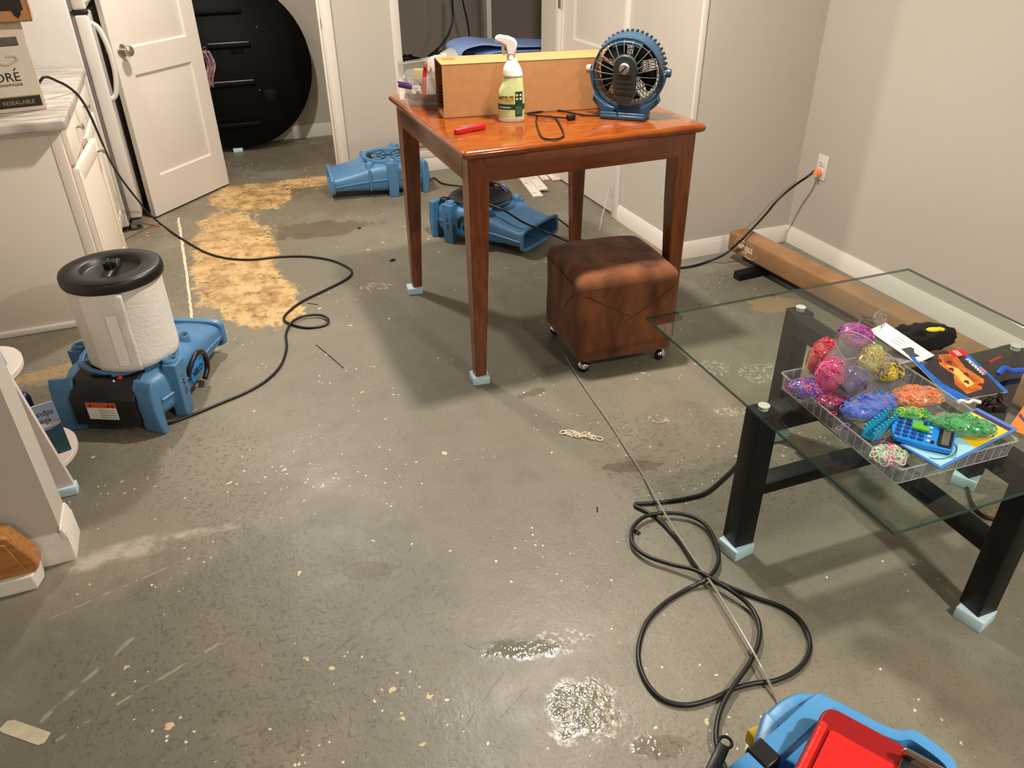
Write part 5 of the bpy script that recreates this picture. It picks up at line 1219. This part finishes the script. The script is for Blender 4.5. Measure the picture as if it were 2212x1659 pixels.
obj('piece', G().prism([(-.018, -.016), (.018, -.016), (.018, .002), (.004, .004), (.002, .016), (-.018, .016)], -.002, .003), mat('leaf_green_foam', C(84, 172, 48), .7, bump=.1, bump_s=200), gp)
# comic booklet
M0 = (at(2058, 866, GZ + .03), at(2178, 846, GZ + .03), at(1992, 769, GZ + .06))
Mq_, w_, h_ = quad_frame(*M0)
cbk = thing('toy_booklet', 'glossy building toy booklet with orange explosion cover behind the bags', 'booklet'); cbk.matrix_world = Mq_
obj('pages', G().bbox(0, w_, 0, h_, -.003, 0, b=.0008), M_paper, cbk)
cvr = obj('cover', G().box(0, w_, 0, h_, 0, .0006), mat('dark_night_print', C(46, 42, 48), .18, noise_s=20, noise_a=.3), cbk)
obj('blue_border', G().prism([(0, 0), (.05, 0), (.018, h_*.35), (.012, h_*.7), (.03, h_), (0, h_)], .0006, .001), mat('bright_blue_print', C(24, 100, 190), .2, noise_s=30, noise_a=.25), cvr)
obj('blue_border', G().prism([(w_ - .014, 0), (w_, 0), (w_, h_), (w_ - .02, h_), (w_ - .008, h_*.5)], .0006, .001), bpy.data.materials['bright_blue_print'], cvr)
obj('explosion_print', G().prism([(w_*.32, h_*.08), (w_*.62, h_*.12), (w_*.82, h_*.3), (w_*.72, h_*.6), (w_*.78, h_*.92), (w_*.5, h_*.95), (w_*.36, h_*.75), (w_*.42, h_*.5), (w_*.28, h_*.3)], .0006, .0010), mat('orange_explosion_print', C(230, 130, 44), .2, noise_s=26, col2=C(150, 70, 30)), cvr)
obj('flare_print', G().prism([(w_*.42, h_*.2), (w_*.6, h_*.25), (w_*.58, h_*.6), (w_*.46, h_*.72), (w_*.44, h_*.45)], .001, .0013), mat('pale_orange_print', C(244, 190, 100), .2, noise_s=30, noise_a=.15), cvr)
g = G()
for x, y in ((.5, .3), (.55, .75), (.42, .82), (.62, .45), (.68, .2), (.47, .6)): g.prism([(w_*x + .006*math.cos(a)*(1 + .6*math.sin(3*a)), h_*y + .008*math.sin(a)) for a in [2*PI*k/9 for k in range(9)]], .0013, .0016)
obj('debris_print', g, mat('dark_red_debris_print', C(84, 34, 36), .3), cvr)
rd = obj('red_logo', G().box(w_*.70, w_*.98, h_*.84, h_*.995, .0012, .0018), M_red, cvr)
Mv = T(w_*.94, h_*.80, .0016) @ RZ(-PI/2)
text('lettering', 'LEGO', .020, M_paper, rd, T(w_*.84, h_*.98, .0019) @ RZ(-PI/2) @ T(0, -.008, 0), .0002, bold=True, xs=.42)
text('lettering', 'SPIDERMAN', .016, M_paper, cvr, T(w_*.86, h_*.78, .0014) @ RZ(-PI/2), .0002, bold=True, xs=.8)
obj('pink_mark', G().box(w_*.935, w_*.975, h_*.42, h_*.56, .0012, .0015), mat('pink_print', C(226, 120, 140), .4), cvr)
# papers behind
Mq_, w_, h_ = quad_frame(at(1876, 714, GZ + .075), at(1980, 786, GZ + .055), at(1892, 694, GZ + .085))
p1 = thing('instruction_paper', 'white folded paper with thin black line drawing behind the cup', 'paper'); p1.matrix_world = Mq_
obj('sheet', G().bbox(0, w_, 0, h_*1.25, -.0008, .0006, b=.0003), M_paper, p1)
obj('grey_patch', G().prism([(w_*.62, .012), (w_*.86, .006), (w_*.9, h_*.6), (w_*.8, h_*.55), (w_*.72, h_*.8), (w_*.66, h_*.75)], .0006, .001), mat('dark_grey_print', C(70, 68, 66), .5), p1)
g = G()
for k in range(3): g.box(w_*.36, w_*.56, h_*(.35 + .22*k), h_*(.37 + .22*k), .0006, .001)
obj('line_print', g, M_ink, p1)
p2 = thing('curled_paper', 'grey curled paper sheet between the cup and the comic booklet', 'paper', at(1962, 800, GZ + .002), math.radians(-35))
def curl(u, v): return ((u - .5)*.15, (v - .5)*.10, .012 + .045*math.sin(u*PI*.95)*(1 - .3*v))
o = obj('sheet', G().grid(curl, 20, 8), mat('grey_paper', C(150, 142, 138), .6, noise_s=12, noise_a=.2), p2); o.modifiers.new('s', 'SOLIDIFY').thickness = .0012
# black knitted heap with plain yellow patch
bh = thing('plush_hat', 'black fleece hat with yellow patch at the back of the glass table', 'hat', at(1985, 752, GZ + .001), -.3)
M_fleece = mat('black_fleece', C(12, 11, 12), .95, bump=.6, bump_s=120)
obj('fleece', blob_g((0, 0, .035), .06, (1.45, .8, .62), 21, .28, 2.6), M_fleece, bh, smooth=180)
obj('fold', blob_g((-.05, .01, .04), .035, (1.2, .8, .8), 25, .2, 2.6), M_fleece, bh, smooth=180); obj('fold', blob_g((.055, .0, .035), .04, (1, .8, .8), 27, .2, 2.6), M_fleece, bh, smooth=180)
obj('yellow_patch', blob_g((.022, -.014, .066), .022, (1.25, .55, .3), 30, .1), M_yellow, bh, smooth=180)
# orange foam sheet, blue strips, red pen, dark bricks
Mq_, w_, h_ = quad_frame(at(2177, 926, GZ + .004), at(2232, 948, GZ + .004), at(2180, 827, GZ + .06))
of = thing('orange_foam_sheet', 'orange foam sheet standing beside the toy bricks on the glass table', 'foam sheet'); of.matrix_world = Mq_
obj('sheet', G().bbox(0, w_*1.3, 0, h_, -.0015, .0015, b=.001), mat('orange_foam', C(240, 126, 40), .7, bump=.05, bump_s=150), of)
obj('purple_drawing', G().prism([(.002, .045), (.025, .03), (.04, .028), (.02, .04), (.004, .055)], .0015, .002), mat('purple_ink', C(80, 60, 100), .6), of)
bs = thing('blue_craft_strip', 'bright blue bent craft strip behind the orange foam sheet', 'craft strip', at(2175, 806, GZ + .012))
obj('strip', G().tube([(-.035, .0, .005), (-.012, .004, .016), (.012, -.004, .006), (.04, -.01, .004), (.08, -.02, .002)], .0075, 8, sub=4), mat('cobalt_plastic', C(30, 84, 200), .4), bs)
pn = thing('red_pen', 'thin red pen lying behind the comic booklet', 'pen', at(2136, 783, GZ + .03), 0)
d = at(2166, 769, GZ + .035) - at(2136, 783, GZ + .03)
obj('barrel', G().cyl((0, 0, 0), d*.8, .003, n=10), M_red, pn); obj('tip', G().cyl(d*.8, d, .003, .0006, n=10), M_red, pn)
M_bbrick = mat('glossy_black_bricks', C(20, 18, 20), .25)
for i, (u, v, z, sz, rz, lb, mm) in enumerate(((2135, 870, .02, (.03, .016, .012), .3, 'black toy brick piece in front of the comic booklet', M_bbrick), (2155, 885, .02, (.028, .02, .016), -.4, 'larger black toy brick assembly beside the orange foam sheet', M_bbrick), (2092, 873, .03, (.03, .008, .008), -.3, 'white toy piece with curved arms near the booklet corner', M_paper), (2158, 862, .034, (.018, .012, .012), .8, 'small black toy brick on the larger assembly', M_bbrick))):
    t_ = thing('toy_brick', lb, 'toy', at(u, v, GZ + z), rz, 'toy bricks on the glass table')
    if mm is M_paper:
        obj('piece', G().tube([(-.03, 0, .004), (-.018, .006, .008), (-.004, -.002, .006), (.012, .004, .008), (.024, -.003, .005), (.03, .004, .003)], .0042, 8, sub=4), M_paper, t_)
    else:
        g = G().bbox(-sz[0]/2, sz[0]/2, -sz[1]/2, sz[1]/2, -.004, sz[2], b=.0008); obj('brick', g, mm, t_)
        g = G()
        for x in (-.25, .25):
            for y in (-.22, .22): g.cyl((sz[0]*x, sz[1]*y, sz[2]), (sz[0]*x, sz[1]*y, sz[2] + .0025), .0026, n=12)
        obj('stud', g, mm, t_)
        obj('pin', G().cyl((-sz[0]/2 - .012, 0, sz[2]*.5), (sz[0]/2 + .01, .002, sz[2]*.6), .0022, n=8), mat('dark_red_pin', C(110, 20, 24), .4), t_)

# ================================================================== SMALL THINGS ON THE FLOOR
a = F(1252, 942); sg = thing('string_bundle', 'small bundle of white string lying on the grey floor', 'string', (a.x, a.y, 0), math.radians(-38))
M_str = mat('white_string', C(226, 214, 190), .8)
for k in range(5):
    pts = [((-.055 + .11*i/8), .010*math.sin(i*1.3 + k*1.7) + (k - 2)*.003, .004 + .003*math.sin(i*2 + k) + .001*k) for i in range(9)]
    obj('strand', G().tube(pts, .0022, 6, sub=3), M_str, sg)
obj('end_loop', G().tube([(.05, 0, .004), (.068, .008, .004), (.082, .003, .004), (.08, -.012, .004), (.066, -.012, .004), (.055, -.002, .005)], .002, 6, sub=4), M_str, sg)
obj('end_loop', G().tube([(-.045, 0, .004), (-.058, .012, .005), (-.07, .004, .004), (-.068, -.01, .004), (-.05, -.006, .005)], .002, 6, sub=4), M_str, sg)
obj('tied_band', G().torus(.011, .003, 16, 6, T(.035, 0, .008) @ RY(PI/2)), M_str, sg)
a, b_ = F(8, 1566), F(104, 1597); an = math.atan2(b_.y - a.y, b_.x - a.x); L_ = (b_ - a).length
tp = tag(obj('tape_strip', G().prism([(0, -.012), (.012, -.017), (L_ - .01, -.019), (L_, -.010), (L_ - .006, .015), (.014, .017), (0, .01)], .0003, .0014, RZ(0)), mat('beige_masking_tape', C(188, 178, 152), .7, noise_s=30, noise_a=.1), loc=(a.x, a.y, 0), rot=(0, 0, an)), 'beige strip of masking tape stuck on the floor at lower left', 'tape')
for u, v, s, rz, lb in ((848, 563, .016, .4, 'small black plastic chip on the floor near the table leg'), (776, 494, .010, .1, 'tiny black plastic chip on the floor near the far air mover')):
    q = F(u, v); t_ = obj('plastic_chip', G().bbox(-s, s, -s*.6, s*.6, 0, .006, b=.002).bbox(-s*.5, s*.4, -s*.3, s*.3, .006, .009, b=.001), M_blackp, loc=q, rot=(0, 0, rz)); tag(t_, lb, 'plastic chip')
def bits(name, label, cat, pxs, r, m):
    for i, (u0, v0, u1, v1) in enumerate(pxs):
        o = obj(name, G().tube([F(u0, v0, r), F((u0 + u1)/2 + 1, (v0 + v1)/2, r), F(u1, v1, r)], r, 6, sub=3), m); tag(o, label[i], cat)
bits('wire_bit', ['thin black wire bit on the floor left of the cord loop', 'short dark wire bit on the floor beside the cord loop'], 'wire', [(683, 745, 742, 795), (664, 655, 687, 658)], .0016, M_cord)
bits('nail', ['small dark nail on the floor left of the big cord loops'], 'nail', [(1289, 1095, 1290, 1106)], .0018, M_blackm)
bits('pencil', ['orange pencil on the floor under the refrigerator edge'], 'pencil', [(312, 482, 345, 489)], .0035, mat('orange_pencil', C(214, 132, 40), .5))
q = F(1373, 1150); kr = thing('metal_clip', 'tiny dark metal clip lying inside the upper cord loop', 'clip', (q.x, q.y, 0), .5)
obj('ring', G().torus(.006, .0014, 14, 6, T(0, .012, .0016)), M_steel, kr); obj('jaw', G().bbox(-.006, .006, -.014, .006, 0, .005, b=.001), M_blackm, kr)
